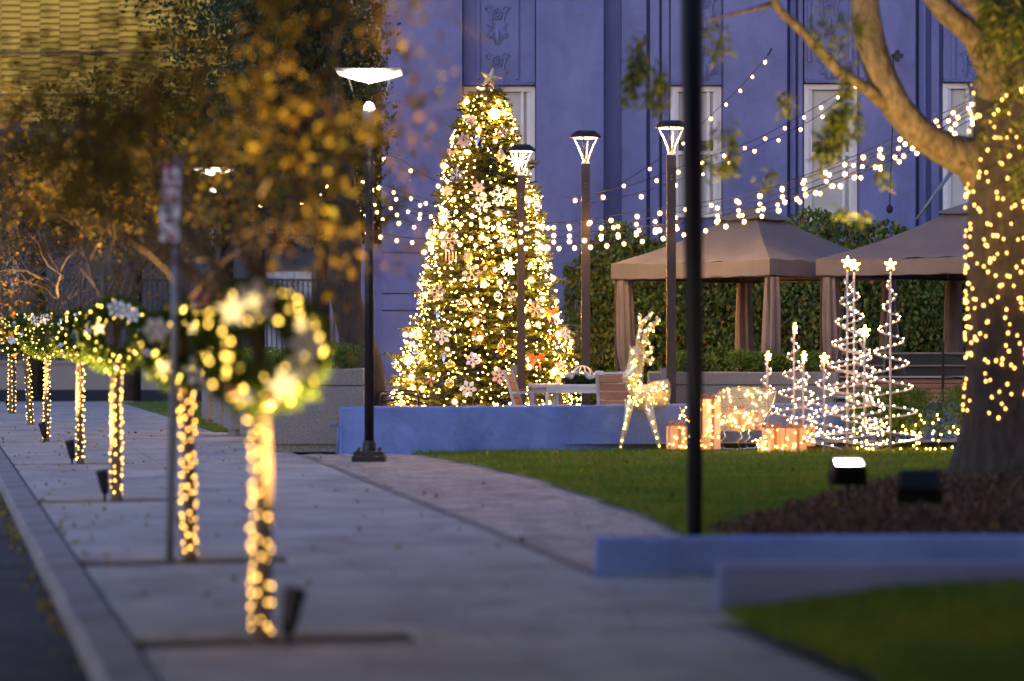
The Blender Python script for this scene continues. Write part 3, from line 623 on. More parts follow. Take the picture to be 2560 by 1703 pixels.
# wreaths
def star_poly(n, r0, r1): return [((r0 if k % 2 == 0 else r1) * math.sin(math.pi * k / n), (r0 if k % 2 == 0 else r1) * math.cos(math.pi * k / n)) for k in range(2 * n)]
RX = Matrix.Rotation(math.radians(90), 3, 'X')
wst = MB().prism(star_poly(5, .085, .038), -.012, .012, 0, RX).mesh("star", M["wreath_star"])
def flake_mesh(name, mat, r=.5, arms=6, th=.02, fat=False):
    mb = MB()
    for k in range(arms):
        Rk = Matrix.Rotation(2 * math.pi * k / arms, 3, 'Y'); w_ = .075 if fat else .05
        mb.box(Rk @ V(0, 0, .5 * r), (w_ * r * 2, th, r), Rk)
        for zf, l in ((.45, .34), (.66, .26), (.85, .16)):
            for s in (-1, 1):
                Rb = Rk @ Matrix.Rotation(s * math.radians(52), 3, 'Y'); mb.box(Rk @ V(0, 0, zf * r) + Rb @ V(0, 0, l * r * .5), (w_ * r * (2.2 if fat else 1.5), th * .8, l * r), Rb)
    mb.box((0, 0, 0), (.3 * r, th * 1.1, .3 * r)); return mb.mesh(name, mat)
wfl = flake_mesh("snowflake", M["snow_white"], .09, 6, .01, True)
wball = {c: MB().ball((0, 0, 0), .034, 10, 7).mesh("ball", M[c], True) for c in ("silver", "gold", "copper", "snow_blue")}
def wreath(i, px, py, Rm, rm, lb, seed):
    R = random.Random(seed); t_, base, top, tr, fk, ln_ = tree_info[i]; d = base.y - tr - .10; c = P(px, py, d)
    t = thing("wreath", lb, "wreath", c, 0, "lit wreaths hung on the street tree trunks")
    N = 4200; a = nrg.uniform(0, 2 * np.pi, N); b = nrg.uniform(0, 2 * np.pi, N); rr = rm * np.sqrt(nrg.uniform(.1, 1, N)) * (1 + .18 * np.sin(a * 5 + seed))
    pos = np.stack([(Rm + rr * np.cos(b)) * np.cos(a), rr * np.sin(b) * .8, (Rm + rr * np.cos(b)) * np.sin(a)], 1); out = np.stack([np.cos(b) * np.cos(a), np.sin(b), np.cos(b) * np.sin(a)], 1)
    leafobj("garland", pos + np.array(c), .075, .015, M["wreath_needle"], t, out * 1.2, 0, .7)
    MB().tube([(Rm * math.cos(k * .2618), 0, Rm * math.sin(k * .2618)) for k in range(25)], rm * .35, 6).build("hoop", M["wreath_needle"], t, local=True)
    nb = (68, 58, 48, 46, 46, 40, 44)[i]
    for k in range(nb):
        a = 2 * math.pi * (k + R.random()) / nb * 3; b = R.uniform(-1.9, 1.9); rr = rm * R.uniform(.8, 1.15)
        o = place("bulb", BM["wreath"], t, ((Rm + rr * math.sin(b)) * math.cos(a), -rr * math.cos(b) * .9 - .01, (Rm + rr * math.sin(b)) * math.sin(a))); o.scale = (R.uniform(.65, 1.05) * (1, 1, 1.1, 1.25, 1.4, 1.5, 1.6)[i],) * 3
    stars = {0: [(-.12, .16, 1.25), (.10, -.17, 1.35), (-.03, .20, .7), (.18, .10, .6)], 1: [(-.12, -.14, .9), (.08, .12, .7)], 2: [(-.12, .05, 1.1)], 3: [(.1, .1, .6)], 4: [(-.05, .12, .5)]}.get(i, [(.05, .05, .7)])
    for x, z, s_ in stars: place("star", wst, t, (x * Rm / .2, -rm - .02, z * Rm / .2), (0, R.uniform(-.5, .5), 0), s_ * .8)
    for k in range(3):
        a = R.uniform(0, 6.28); place("snowflake", wfl, t, (Rm * math.cos(a), -rm - .01, Rm * math.sin(a)), (0, R.random(), 0), R.uniform(.8, 1.2))
    for k in range(7):
        a = R.uniform(0, 6.28); place("ball", wball[R.choice(["silver", "silver", "gold", "copper", "snow_blue"])], t, ((Rm + R.uniform(-.05, .08)) * math.cos(a), -rm * .9, (Rm + R.uniform(-.05, .08)) * math.sin(a)), None, R.uniform(.8, 1.15))
WL = ["largest lit wreath, nearest the camera, with glaring star ornaments", "lit wreath partly hidden behind the grey sign pole", "lit wreath with one bright white star left of the sign pole", "lit wreath with snowflake on the fourth street tree",
      "lit green wreath with silver baubles on the fifth street tree", "dense lit wreath on the leaning sixth street tree", "farthest lit wreath cut by the left edge"]
for i, (px, py, Rm, rm) in enumerate([(655, 868, .225, .078), (458, 866, .20, .08), (292, 838, .25, .085), (196, 838, .22, .08), (110, 838, .25, .09), (62, 832, .25, .09), (22, 838, .25, .10)]): wreath(i, px, py, Rm, rm, WL[i], 5 + i * 7)

# bullet uplights at the tree feet
def uplight(base, aim, lit, label, energy=30.):
    base = Vector(base); t = thing("uplight", label, "spotlight", base, 0, "stake uplights at the street trees")
    d = (Vector(aim) - base).normalized(); R = d.to_track_quat('Z', 'Y').to_matrix(); c = base + V(0, 0, .11); B = 1.4
    MB().tube([base - V(0, 0, .03), c], [.012, .016], 6).build("stake", M["black_metal"], t)
    MB().lathe([(r_ * B, z_ * B) for r_, z_ in ((0, -.04), (.022, -.03), (.032, .02), (.038, .10), (.042, .11), (.042, .13), (.036, .13), (.034, .105), (0, .105))], 14, c, 0, R).build("housing", M["black_metal"], t, smooth=True)
    MB().lathe([(.035 * B, .12 * B), (0, .122 * B)], 14, c, 0, R).build("lens", M["lens"] if lit else M["glass"], t)
    lamp("uplight_lamp", 'SPOT', c + d * .20, energy, (1, .60, .19), t, aim, math.radians(66), .03, .85)
ups = [(722, 1618, "uplight stake at the right of the nearest street tree, dark back to camera"), (474, 1392, "lit uplight stake at the foot of the tree beside the sign pole"), (262, 1252, "small black uplight left of the third street tree"), (180, 1160, "small black uplight left of the fourth street tree"), (111, 1106, "small black uplight left of the fifth street tree"), (20, 1026, "tiny black uplight at the farthest street tree")]
for k, (px, py, lb) in enumerate(ups):
    b_ = G(px, py); i = min(k, 4) if k < 5 else 6; bt = tree_info[i][1]
    uplight(b_, bt + (V(.62, .3, 2.8) if k == 0 else V(-.55, .0, 2.7)), k == 1, lb, (1700, 1300, 2300, 1800, 1100, 900)[k])

# unseen tree added beside the camera, its canopy darkens the near pavement
sh = thing("added_shade_tree", "added unseen tree whose canopy darkens the near pavement, above the view", "tree", (4.2, 4.5, .05))
MB().tube([(4.2, 4.5, 0), (4.1, 4.5, 1.5), (3.9, 4.6, 3.2)], [.3, .24, .22], 12).build("trunk", M["bark"], sh, smooth=True)
sb_ = MB(); stips = []; R = random.Random(14)
for k in range(9): grow(sb_, V(3.9, 4.6, 3.1), V(math.cos(k * .7 + 1.2) * 1.1, math.sin(k * .7 + 1.2) * 1.1, .75), 1.9, .13, 3, stips, R, .35, .1, (2, 3), .78, .5)
sb_.build("branches", M["bark"], sh, smooth=True)
N = 75000; cc = np.stack([nrg.uniform(-8, 11, 320), nrg.uniform(-8, 13.8, 320), nrg.uniform(3.4, 6.0, 320)], 1); pos = cc[nrg.integers(0, 320, N)] + nrg.normal(size=(N, 3)) * np.array([.6, .6, .35])
leafobj("crown", pos[pos[:, 2] > 1.75 + .150 * np.maximum(pos[:, 1], 0)], .25, .15, M["dark_leaf"], sh, None, .3)

# dark evergreen behind the planter, with the thick gnarled trunk
et = thing("evergreen_tree", "big dark evergreen with gnarled brown trunk behind the concrete planter", "tree", Q(842, 1000, 36) * 1.0)
et.location.z = .1; eb = Vector(et.location)
pts = [Vector((Q(848, 900, 36).x, 36, .0)), Q(835, 850, 36), Q(815, 770, 36), Q(795, 690, 36), Q(792, 640, 36), Q(800, 560, 36), Q(790, 420, 36), Q(770, 250, 36.3), Q(760, 0, 36.8)]
trm = MB().tube(pts, [.34, .30, .25, .23, .25, .24, .2, .16, .1], 14, fold=lambda a, i: 1 + .10 * math.sin(3 * a + i) + .05 * math.sin(7 * a))
trm.tube([Q(790, 670, 36), Q(762, 660, 35.9), Q(745, 655, 35.8)], [.16, .12, .09], 10)
trm.build("trunk", M["bark"], et, smooth=True)
br_ = MB(); tips = []; R = random.Random(4)
for k in range(16):
    p = pts[5].lerp(pts[8], k / 16); a = R.uniform(0, 6.28); grow(br_, p, V(-abs(math.cos(a)), math.sin(a) * .6, .35), R.uniform(.5, .8), .07, 2, tips, R, .4, .05, (2, 3), .75, .6)
br_.build("branches", M["bark"], et, smooth=True)
N = 16000; pos = np.array([tuple(Q(715, 210, 37.3))]) + nrg.normal(size=(N, 3)) * np.array([.72, .8, 1.05]); pos = np.concatenate([pos, np.array([tuple(tips[i][0]) for i in nrg.integers(0, len(tips), 5000)]) + nrg.normal(size=(5000, 3)) * .16])
pos = pos[(pos[:, 2] > 3.0) & (pos[:, 0] < Q(875, 0, 36).x + .1 * nrg.normal(size=len(pos)))]
leafobj("crown", pos, .10, .055, M["dark_leaf"], et, None, .2)
# dark background evergreens further back
def bg_tree(label, px, d, zt, rx, n, seed, zb=2.2, mat="dark_leaf"):
    x = (px - 1280) / F * d; t = thing("background_tree", label, "tree", (x, d, 0), 0, "dark trees behind the iron fence")
    MB().tube([(x, d, 0), (x + .1, d, zb), (x, d, zt * .8)], [.22, .17, .05], 8).build("trunk", M["bark"], t, smooth=True)
    Rn = np.random.default_rng(seed); k = 26; cc = np.stack([x + Rn.normal(size=k) * rx * .55, d + Rn.normal(size=k) * rx * .5, Rn.uniform(zb, zt, k)], 1)
    pos = cc[Rn.integers(0, k, n)] + Rn.normal(size=(n, 3)) * rx * .26; leafobj("crown", pos, .16, .09, M[mat], t, None, .2)
bg_tree("tall dark evergreen filling the gap left of the blue building", 800, 60, 11.5, 2.6, 11000, 3, 4.6)
bg_tree("dark broad evergreen right of the yellow louvred facade", 640, 66, 12, 2.4, 10000, 5, 5.0)
bg_tree("dim bronze tree before the louvred building at left", 90, 62, 6.4, 1.8, 5000, 9, 4.4, "bronze_leaf")
bg_tree("dim amber tree standing before the louvred building behind the sign", 330, 60, 7.2, 2.1, 7000, 12, 4.6, "autumn")
bg_tree("dim brown tree before the iron fence right of the red notice", 560, 64, 7.0, 1.7, 4500, 17, 4.8, "autumn_green")

# big tree at the right with wrapped trunk
bt = thing("big_tree", "massive tree at the right with lit arching limb and weeping foliage", "tree", (4.95, 23.6, .1))
TB = Vector((4.95, 23.6, .05))
def tp(x, y, d=23.6): return Q(x, y, d)
tpts = [TB, TB + V(0, 0, .25), TB + V(0, 0, .6), tp(2338, 900), tp(2335, 750), tp(2335, 600), tp(2338, 450), tp(2340, 330), tp(2335, 240), tp(2325, 150), tp(2310, 60), tp(2290, -60), tp(2260, -200)]
trad = [.70, .60, .53, .47, .45, .45, .46, .44, .40, .34, .26, .2, .14]
MB().tube(tpts, trad, 22, fold=lambda a, i: 1 + .05 * math.sin(5 * a + i * .3) + .03 * math.sin(11 * a) + (.08 * math.sin(4 * a) if i < 2 else 0)).build("trunk", M["bark"], bt, smooth=True)
lm = MB()
lp_ = [tp(2300, 420), tp(2235, 365), tp(2180, 345, 23.4), tp(2115, 305, 23.2), tp(2065, 245, 23.1), tp(2030, 180, 23.0), tp(2005, 110, 23), tp(1992, 40, 23), tp(1985, -60, 23), tp(1960, -220, 23)]
lm.tube(lp_, [.33, .22, .165, .15, .145, .145, .14, .135, .13, .11], 14, fold=lambda a, i: 1 + .06 * math.sin(3 * a + i * 1.3))
lm.tube([tp(2040, 240, 23.05), tp(1995, 205, 22.9), tp(1930, 165, 22.7), tp(1895, 125, 22.6), tp(1845, 70, 22.5), tp(1795, 25, 22.4), tp(1765, -30, 22.3)], [.08, .06, .055, .05, .045, .042, .04], 9)
lm.tube([tp(1790, 5, 22.4), tp(1740, 20, 22.3), tp(1690, 32, 22.3), tp(1625, 48, 22.2)], [.03, .022, .016, .01], 7)
lm.tube([tp(2320, 250), tp(2285, 150, 23.3), tp(2240, 80, 23.1), tp(2180, 30, 23.0), tp(2130, -30, 22.9)], [.3, .17, .12, .11, .10], 12)
lm.tube([tp(2330, 240), tp(2310, 120, 23.2), tp(2280, 40, 23.0), tp(2215, -20, 22.8)], [.3, .15, .11, .1], 12)
lm.build("limb", M["bark_light"], bt, smooth=True)
# weeping foliage sprays
def sprays(items):
    pos = []; out = []; tw = MB()
    for x, y, d, w_, h_, n in items:
        c = tp(x, y, d); sx = w_ * K / F * d; sz = h_ * K / F * d; n = int(n * 1.7); k = max(3, n // 60)
        for _ in range(k):
            p = c + V(rng.gauss(0, sx * .5), rng.gauss(0, .15), sz * rng.uniform(0, .8)); L = sz * rng.uniform(.7, 1.2); pts = [p]; dx = rng.gauss(0, .25)
            for j in range(6): pts.append(pts[-1] + V(dx * L / 6 + rng.gauss(0, .01), rng.gauss(0, .01), -L / 6))
            tw.tube(pts, .004, 4)
            for j in range(n // k):
                q_ = pts[rng.randint(0, 6)].lerp(pts[rng.randint(0, 6)], rng.random()); pos.append(tuple(q_ + V(rng.gauss(0, .02), rng.gauss(0, .02), rng.gauss(0, .02)))); out.append((rng.choice((-1, 1)) * 1.2, 0, -.6))
    tw.build("twigs", M["bark_light"], bt)["kind"] = "stuff"
    leafobj("foliage", pos, .095, .026, M["weeping"], bt, np.array(out), .5, .6)
sprays([(1490, 150, 20.4, 50, 130, 130), (1460, 110, 20.4, 30, 110, 60), (1530, 190, 20.4, 36, 90, 50), (1660, 330, 20.4, 22, 110, 80), (1650, 90, 20.4, 12, 90, 34), (1700, 378, 20.4, 60, 30, 36), (1930, 300, 20.6, 55, 110, 240), (1925, 260, 20.6, 75, 60, 80), (1800, 230, 20.4, 30, 40, 26), (1965, 180, 20.6, 40, 50, 36), (1960, 490, 20.6, 70, 20, 34), (2015, 400, 20.6, 30, 40, 22), (1760, 410, 20.4, 30, 30, 18),
        (2340, 90, 22.6, 50, 260, 500), (2350, 300, 22.6, 16, 200, 120), (2320, 20, 22.6, 80, 120, 300), (2345, 420, 22.4, 12, 80, 50), (1990, 60, 20, 70, 60, 40), (1880, 60, 20, 30, 100, 40)])
N = 20000; cc = np.stack([nrg.uniform(.5, 9.5, 60), nrg.uniform(9, 27, 60), nrg.uniform(5.2, 8.0, 60)], 1); pos = cc[nrg.integers(0, 60, N)] + nrg.normal(size=(N, 3)) * np.array([.75, .75, .45])  # unseen part of the crown, spread toward the camera to shade the ground
pos = pos[pos[:, 2] > 1.5 + .146 * pos[:, 1] + .15]
leafobj("crown", pos, .16, .07, M["weeping"], bt, None, .4)
ts = thing("trunk_lights", "warm fairy lights netted over the trunk of the big tree at right", "string lights", TB + V(0, 0, .9))
wpts = []; nz = 19
def trunk_at(z):
    for a_, b_, ra, rb in zip(tpts[:-1], tpts[1:], trad[:-1], trad[1:]):
        if a_.z <= z <= b_.z: f = (z - a_.z) / (b_.z - a_.z); return a_.lerp(b_, f), ra + (rb - ra) * f
    return tpts[-1], trad[-1]
zlo, zhi = 1.5 - (960 * K - HY) / F * 23.6, 1.5 - (185 * K - HY) / F * 23.6
turns = 17; nb = 250; cnt = 0
for k in range(turns * 36):
    f = k / (turns * 36); z = zlo + (zhi - zlo) * f; a = 2 * math.pi * turns * f; c, r_ = trunk_at(z + .05 * math.sin(3 * a)); wpts.append(c + V(math.cos(a) * (r_ + .02), math.sin(a) * (r_ + .02), 0))
MB().tube(wpts, .003, 4).build("wire", M["cable"], ts)
for k in range(520):
    f = rng.random(); z = zlo + (zhi - zlo) * f; a = rng.uniform(math.pi * .78, math.pi * 1.75)
    if rng.random() < .06: z = zlo + (zhi - zlo) * rng.choice((.66, .35, .82))
    if cnt >= 290: break
    c, r_ = trunk_at(z); p = c + V(math.cos(a) * (r_ + .025), math.sin(a) * (r_ + .025), 0)
    if p.y > c.y + .12: continue
    o = place("bulb", BM["trunk"], ts, p - wloc(ts)); o.rotation_euler = (rng.uniform(-.5, .5), rng.uniform(-.5, .5), 0); o.scale = (rng.uniform(.75, 1.1),) * 3; cnt += 1
# ------------------------------------------------------------------ flood lights by the big tree
def flood(px, py, w_, label, yaw, tilt, lit, zg, aim=None):
    b_ = G(px, py, zg); t = thing("flood_light", label, "floodlight", b_, yaw)
    MB().tube([(0, 0, -.05), (0, 0, .20)], [.018, .022], 8).build("stake", M["black_metal"], t, local=True)
    Rt = Matrix.Rotation(tilt, 3, "X"); c = V(0, 0, .27)
    mb = MB(); mb.box(c, (w_, .17, .15), Rt, 0, .86); bo = mb.build("housing", M["black_metal"], t, local=True)
    for k in range(9): MB().box(c + Rt @ V((k - 4) * w_ * .1, -.09, .0), (.008, .05, .13), Rt).build("fin", M["black_metal"], bo, local=True)
    for s in (-1, 1): MB().box(c + V(s * (w_ / 2 + .008), 0, -.05), (.01, .03, .14)).build("bracket", M["black_metal"], t, local=True)
    mb = MB(); z_ = .077
    for x0, y0, sx, sy in ((0, -.075, w_ * .84, .012), (0, .075, w_ * .84, .012), (-w_ * .42, 0, .012, .16), (w_ * .42, 0, .012, .16)): mb.box(c + Rt @ V(x0, y0, z_ + .01), (sx, sy, .03), Rt)
    mb.build("bezel", M["black_metal"], t, local=True)
    MB().box(c + Rt @ V(0, 0, z_ + .004), (w_ * .78, .13, .006), Rt).build("lens", M["lens"] if lit else M["glass"], t, local=True)
    return t, b_
t, b_ = flood(2119, 1262, .30, "lit flood light on a stake at the mulch edge", .1, .42, True, .13)
lamp("flood_lamp", 'SPOT', b_ + V(0, 0, .44), 2100, (1, .60, .16), t, tp(1975, 250, 21.9), math.radians(100), .08, .7)
t, b_ = flood(2300, 1312, .32, "unlit looking flood light seen from behind on the mulch", -.25, -.75, False, .15)
lamp("flood_lamp", 'SPOT', b_ + V(.1, .2, .42), 260, (1, .66, .26), t, tp(2260, 60, 23.4), math.radians(70), .08, .7)

# ------------------------------------------------------------------ poles and lamps
pb = V((1737 - 1280) / F * 16.4, 16.4, 0); pt = thing("black_pole", "black fluted pole in the foreground rising past the top edge", "pole", pb)
top = V((1725 - 1280) / F * 16.4, 16.4, 6.0)
MB().tube([pb + V(0, 0, .02), pb + V(0, 0, 1.2), pb.lerp(top, .45), top], [.049, .056, .07, .092], 24, fold=lambda a, i: 1 - .07 * abs(math.sin(6 * a))).build("shaft", M["black_metal"], pt, smooth=True)
MB().lathe([(.0, 0), (.085, 0), (.085, .03), (.06, .06), (.05, .07)], 20, pb).build("base", M["black_metal"], pt)

def bowl_lamp(base, label, lit=1.0):
    base = Vector(base); t = thing("street_lamp", label, "lamp post", base, 0, "lamp posts with white bounce reflectors")
    mb = MB(); mb.cbox((base.x - .205, base.y - .205, 0), (base.x + .205, base.y + .205, .075), .015); mb.build("plinth", M["black_metal"], t)
    MB().cbox((base.x - .185, base.y - .185, .076), (base.x + .185, base.y + .185, .13), .02).build("plinth_cap", M["black_metal"], t)
    for sx in (-1, 1):
        for sy in (-1, 1): MB().tube([base + V(sx * .13, sy * .13, .12), base + V(sx * .13, sy * .13, .165)], .014, 6).build("bolt", M["black_metal"], t)
    MB().lathe([(.085, .131), (.085, .22), (.07, .24), (.066, .26)], 16, base).build("collar", M["black_metal"], t, smooth=True)
    MB().tube([base + V(0, 0, .25), base + V(0, 0, 4.18)], [.062, .055], 18, fold=lambda a, i: 1 - .05 * abs(math.sin(6 * a))).build("pole", M["black_metal"], t, smooth=True)
    MB().lathe([(.07, 4.18), (.085, 4.2), (.09, 4.34), (.075, 4.38), (0.0, 4.38)], 16, base).build("luminaire", M["grey_metal"], t, smooth=True)
    MB().lathe([(.066, 4.384), (.06, 4.42), (.03, 4.46), (0, 4.47)], 16, base).build("lens", M["lens_white"], t, smooth=True)
    for s in (-1, 1):
        for q_ in (-1, 1): MB().tube([base + V(s * .085, q_ * .03, 4.25), base + V(s * .15, q_ * .05, 4.42), base + V(s * .27, q_ * .08, 4.80)], .0035, 5).build("strut", M["black_metal"], t)
    mb = MB(); r_ = .40; ap = base + V(0, 0, 4.70); cs = [base + V(a_ * r_, b_ * r_, 4.835) for a_, b_ in ((-1, -1), (1, -1), (1, 1), (-1, 1))]; c2 = [c + V(0, 0, .008) for c in cs]
    mb.add([ap] + cs + c2, [(0, 2, 1), (0, 3, 2), (0, 4, 3), (0, 1, 4), (1, 2, 6, 5), (2, 3, 7, 6), (3, 4, 8, 7), (4, 1, 5, 8), (5, 6, 7, 8)])
    mb.build("reflector", M["white_plastic"], t)
    lamp("bounce_lamp", 'SPOT', base + V(0, 0, 4.475), 420 * lit, (1, .82, .58), t, base + V(0, 0, 6), math.radians(112), .015, .45)
bowl_lamp(G(923, 1153), "tall black street lamp with glowing pyramid reflector at the seat wall")
b_ = P(532, 851, 47); b_.z = 0; bowl_lamp(b_, "farther street lamp with reflector glowing through the street trees", 1)

def garden_lamp(px, d, label):
    b_ = V((px - 1280) / F * d, d, .1); t = thing("garden_lamp", label, "lamp post", b_, 0, "brown garden lamp posts by the tables"); z0 = 4.08
    MB().b2(b_ + V(-.065, -.065, 0), b_ + V(.065, .065, z0)).build("post", M["brown_metal"], t)
    MB().b2(b_ + V(-.073, -.073, z0 - .19), b_ + V(.073, .073, z0 - .17)).build("band", M["brown_metal"], t)
    for dz in (-.3, -.35): MB().ball(b_ + V(.0, -.068, z0 + dz), .012, 6, 4).build("bolt", M["grey_metal"], t)
    MB().b2(b_ + V(-.066, -.066, z0 + .001), b_ + V(.066, .066, z0 + .022)).build("top_plate", M["pearl"], t)
    MB().b2(b_ + V(-.16, -.05, .78), b_ + V(-.066, .05, 1.0)).build("outlet_box", M["grey_metal"], t)
    for k in range(4):
        a = math.pi / 4 + k * math.pi / 2; c, s = math.cos(a + .55), math.sin(a + .55)
        MB().tube([b_ + V(c * .035, s * .035, z0 + .02), b_ + V(c * .06, s * .06, z0 + .12), b_ + V(c * .12, s * .12, z0 + .26), b_ + V(c * .17, s * .17, z0 + .36), b_ + V(c * .17, s * .17, z0 + .40)], .012, 6).build("arm", M["pearl"] if k % 2 else M["brown_metal"], t, smooth=True)
    MB().lathe([(.0, .50), (.05, .505), (.10, .50), (.16, .475), (.235, .425), (.24, .40), (.225, .392), (.19, .392)], 28, b_ + V(0, 0, z0)).build("cap", M["black_metal"], t, smooth=True)
    for k in range(24):
        a = k * math.pi / 12; MB().box(b_ + V(math.cos(a) * .17, math.sin(a) * .17, z0 + .468), (.10, .006, .018), Matrix.Rotation(a, 3, 'Z') @ Matrix.Rotation(.6, 3, 'Y')).build("fin", M["black_metal"], t)
    MB().lathe([(.19, .394), (.10, .396), (.10, .40)], 24, b_ + V(0, 0, z0)).build("led_ring", M["led"], t)
    lamp("garden_lamp_light", 'SPOT', b_ + V(0, 0, z0 + .375), 380, (1, .66, .26), t, b_, math.radians(140), .12, .5)
garden_lamp(1303, 39.3, "brown garden lamp post standing before the Christmas tree")
garden_lamp(1464, 36.7, "brown garden lamp post left of the tan gazebo, over the centrepiece")
garden_lamp(1678, 35.0, "brown garden lamp post partly hidden by the black foreground pole")

# parking sign
sb = G(424, 1409); sg = thing("parking_sign", "grey sign pole with two stacked red and white parking plates", "sign", sb)
stp = P(446, 395, 16.2); MB().tube([sb - V(0, 0, .02), sb.lerp(stp, .5), stp], .027, 10).build("pole", M["galv"], sg, smooth=True)
def plate(px0, py0, px1, py1, blocks):
    a_, b2_ = P(px0, py0, 16.05), P(px1, py1, 16.22); c = (a_ + b2_) / 2; wd = .185; ht = a_.z - b2_.z; yaw = math.acos(min(1, (b2_.x - a_.x) / wd))
    Rz = Matrix.Rotation(-yaw, 3, 'Z'); o = MB().box(c, (wd, .004, ht), Rz).build("plate", M["sign_white"], sg)
    for m_, x0, z0, x1, z1 in blocks: MB().box(c + Rz @ V(((x0 + x1) / 2 - .5) * wd, -.0035, (.5 - (z0 + z1) / 2) * ht), (abs(x1 - x0) * wd, .002, abs(z1 - z0) * ht), Rz).build("print", M[m_], o)
stroke = lambda m_, x0, x1, z0, z1, n: [(m_, x0 + (x1 - x0) * k / n, z0, x0 + (x1 - x0) * (k + .55) / n, z1) for k in range(n)]
plate(394, 404, 459, 501, [("sign_red", .02, .01, .98, .13), ("sign_red", .02, .131, .2, .46), ("sign_red", .36, .131, .55, .46), ("sign_red", .551, .38, .98, .46)] + stroke("sign_red", .08, .95, .56, .72, 9) + stroke("sign_red", .05, .9, .84, .95, 8))
plate(393, 508, 455, 604, stroke("sign_dark", .1, .9, .06, .19, 7) + [("sign_red", .2, .44, .82, .54)] + stroke("sign_pink", .08, .9, .66, .74, 8) + [("sign_pink", .5, .8, .95, .95)])
pp = G(32, 1028); t = thing("pole", "thin grey sign pole at the left edge by the farthest tree", "pole", pp); MB().tube([pp, pp + V(0, 0, 3.2)], .035, 8).build("shaft", M["galv"], t, smooth=True); MB().b2(pp + V(-.15, -.05, 2.75), pp + V(.15, -.04, 3.2)).build("plate", M["galv"], t)

# ------------------------------------------------------------------ planters
def planter_box(name, lx, ly, h, label, loc, rz, group, plant_n=2600, ph=.35):
    t = thing(name, label, "planter", loc, rz, group)
    MB().b2((-lx / 2 + .06, -ly / 2 + .06, 0), (lx / 2 - .06, ly / 2 - .06, .11)).build("foot", M["aggregate"], t, local=True)
    MB().cbox((-lx / 2, -ly / 2, .112), (lx / 2, ly / 2, h * .79), .012).build("body", M["aggregate"], t, local=True)
    MB().b2((-lx / 2 + .02, -ly / 2 + .02, h * .79 + .001), (lx / 2 - .02, ly / 2 - .02, h * .79 + .018)).build("joint", M["dark_wall"], t, local=True)
    mb = MB(); w_ = .12; z0, z1 = h * .79 + .019, h
    mb.cbox((-lx / 2, -ly / 2, z0), (lx / 2, -ly / 2 + w_, z1), .015); mb.cbox((-lx / 2, ly / 2 - w_, z0), (lx / 2, ly / 2, z1), .015)
    mb.cbox((-lx / 2, -ly / 2 + w_ + .002, z0), (-lx / 2 + w_, ly / 2 - w_ - .002, z1), .015); mb.cbox((lx / 2 - w_, -ly / 2 + w_ + .002, z0), (lx / 2, ly / 2 - w_ - .002, z1), .015)
    mb.build("rim", M["aggregate"], t, local=True)
    MB().b2((-lx / 2 + w_, -ly / 2 + w_, h * .8 + .02), (lx / 2 - w_, ly / 2 - w_, h - .07)).build("soil", M["soil"], t, local=True)
    return t
def shrub(name, label, loc, rz, lx, ly, h, n, mat="hedge", cat="shrub", group=None, lsz=.045):
    t = thing(name, label, cat, loc, rz, group); k = max(6, int(lx * ly * 14)); Rn = np.random.default_rng(int(n))
    cc = np.stack([Rn.uniform(-lx / 2, lx / 2, k), Rn.uniform(-ly / 2, ly / 2, k), np.zeros(k)], 1); hh = h * Rn.uniform(.75, 1.1, k); ii = Rn.integers(0, k, n)
    pos = cc[ii] + Rn.normal(size=(n, 3)) * np.array([.10, .10, 0]); pos[:, 2] = hh[ii] * np.sqrt(Rn.uniform(.05, 1, n))
    m = leaves(pos, lsz, lsz * .55, np.array([[0, 0, .6]]), 0, .8); o = place("foliage", np_mesh("foliage", m, 4, M[mat]), t); o["kind"] = "stuff"
    st = MB()
    for c in cc: st.tube([(c[0], c[1], -.02), (c[0] + .02, c[1], h * .7)], [.012, .005], 4)
    st.build("stems", M["bark"], t, local=True)["kind"] = "stuff"; return t
s_ang = math.atan2(S_DIR.y, S_DIR.x) - math.pi / 2
pl = [(31.98, 673, 1137, "largest square exposed aggregate planter beside the blue seat wall"), (35.4, 598, 1109, "concrete planter second in the row beside the sidewalk"), (37.9, 557, 1092, "concrete planter third in the row beside the sidewalk"), (40.3, 531, 1078, "concrete planter fourth in the row beside the sidewalk"), (42.7, 501, 1066, "last concrete planter in the row next to the far grass")]
for k, (d, px, py, lb) in enumerate(pl):
    g_ = G(px, py) if k else V((673 - 1280) / F * 32.45, 32.45, 0); off = V(.62, .62, 0); c = V(g_.x, g_.y, 0) + off
    planter_box("planter", 1.27 if k == 0 else 1.24, 1.24 if k == 0 else 1.0, 1.12 if k == 0 else 1.02, lb, c, 0 if k == 0 else s_ang, "square concrete planters beside the sidewalk")
    shrub("planter_shrub", ["clipped green shrub in the largest planter", "green shrub growing in the second planter of the row", "green shrub growing in the third planter of the row", "green shrub growing in the fourth planter of the row", "green shrub growing in the last planter of the row"][k], c + V(0, 0, 1.0 if k == 0 else .9), 0, .95, .75, .46, 2400 if k == 0 else 1200, group="shrubs in the square planters")
# standpipe beside the wall
g_ = V((843 - 1280) / F * 31.9, 31.9, 0); t = thing("standpipe", "short blue painted standpipe with tap at the seat wall's left end", "pipe", g_)
MB().tube([g_, g_ + V(.015, 0, .35), g_ + V(.02, 0, .37)], .018, 8).build("pipe", M["blue_paint"], t, smooth=True)
MB().tube([g_ + V(.02, 0, .375), g_ + V(-.07, -.01, .39), g_ + V(-.10, -.01, .37)], .015, 8).build("tap", M["blue_dark"], t, smooth=True)
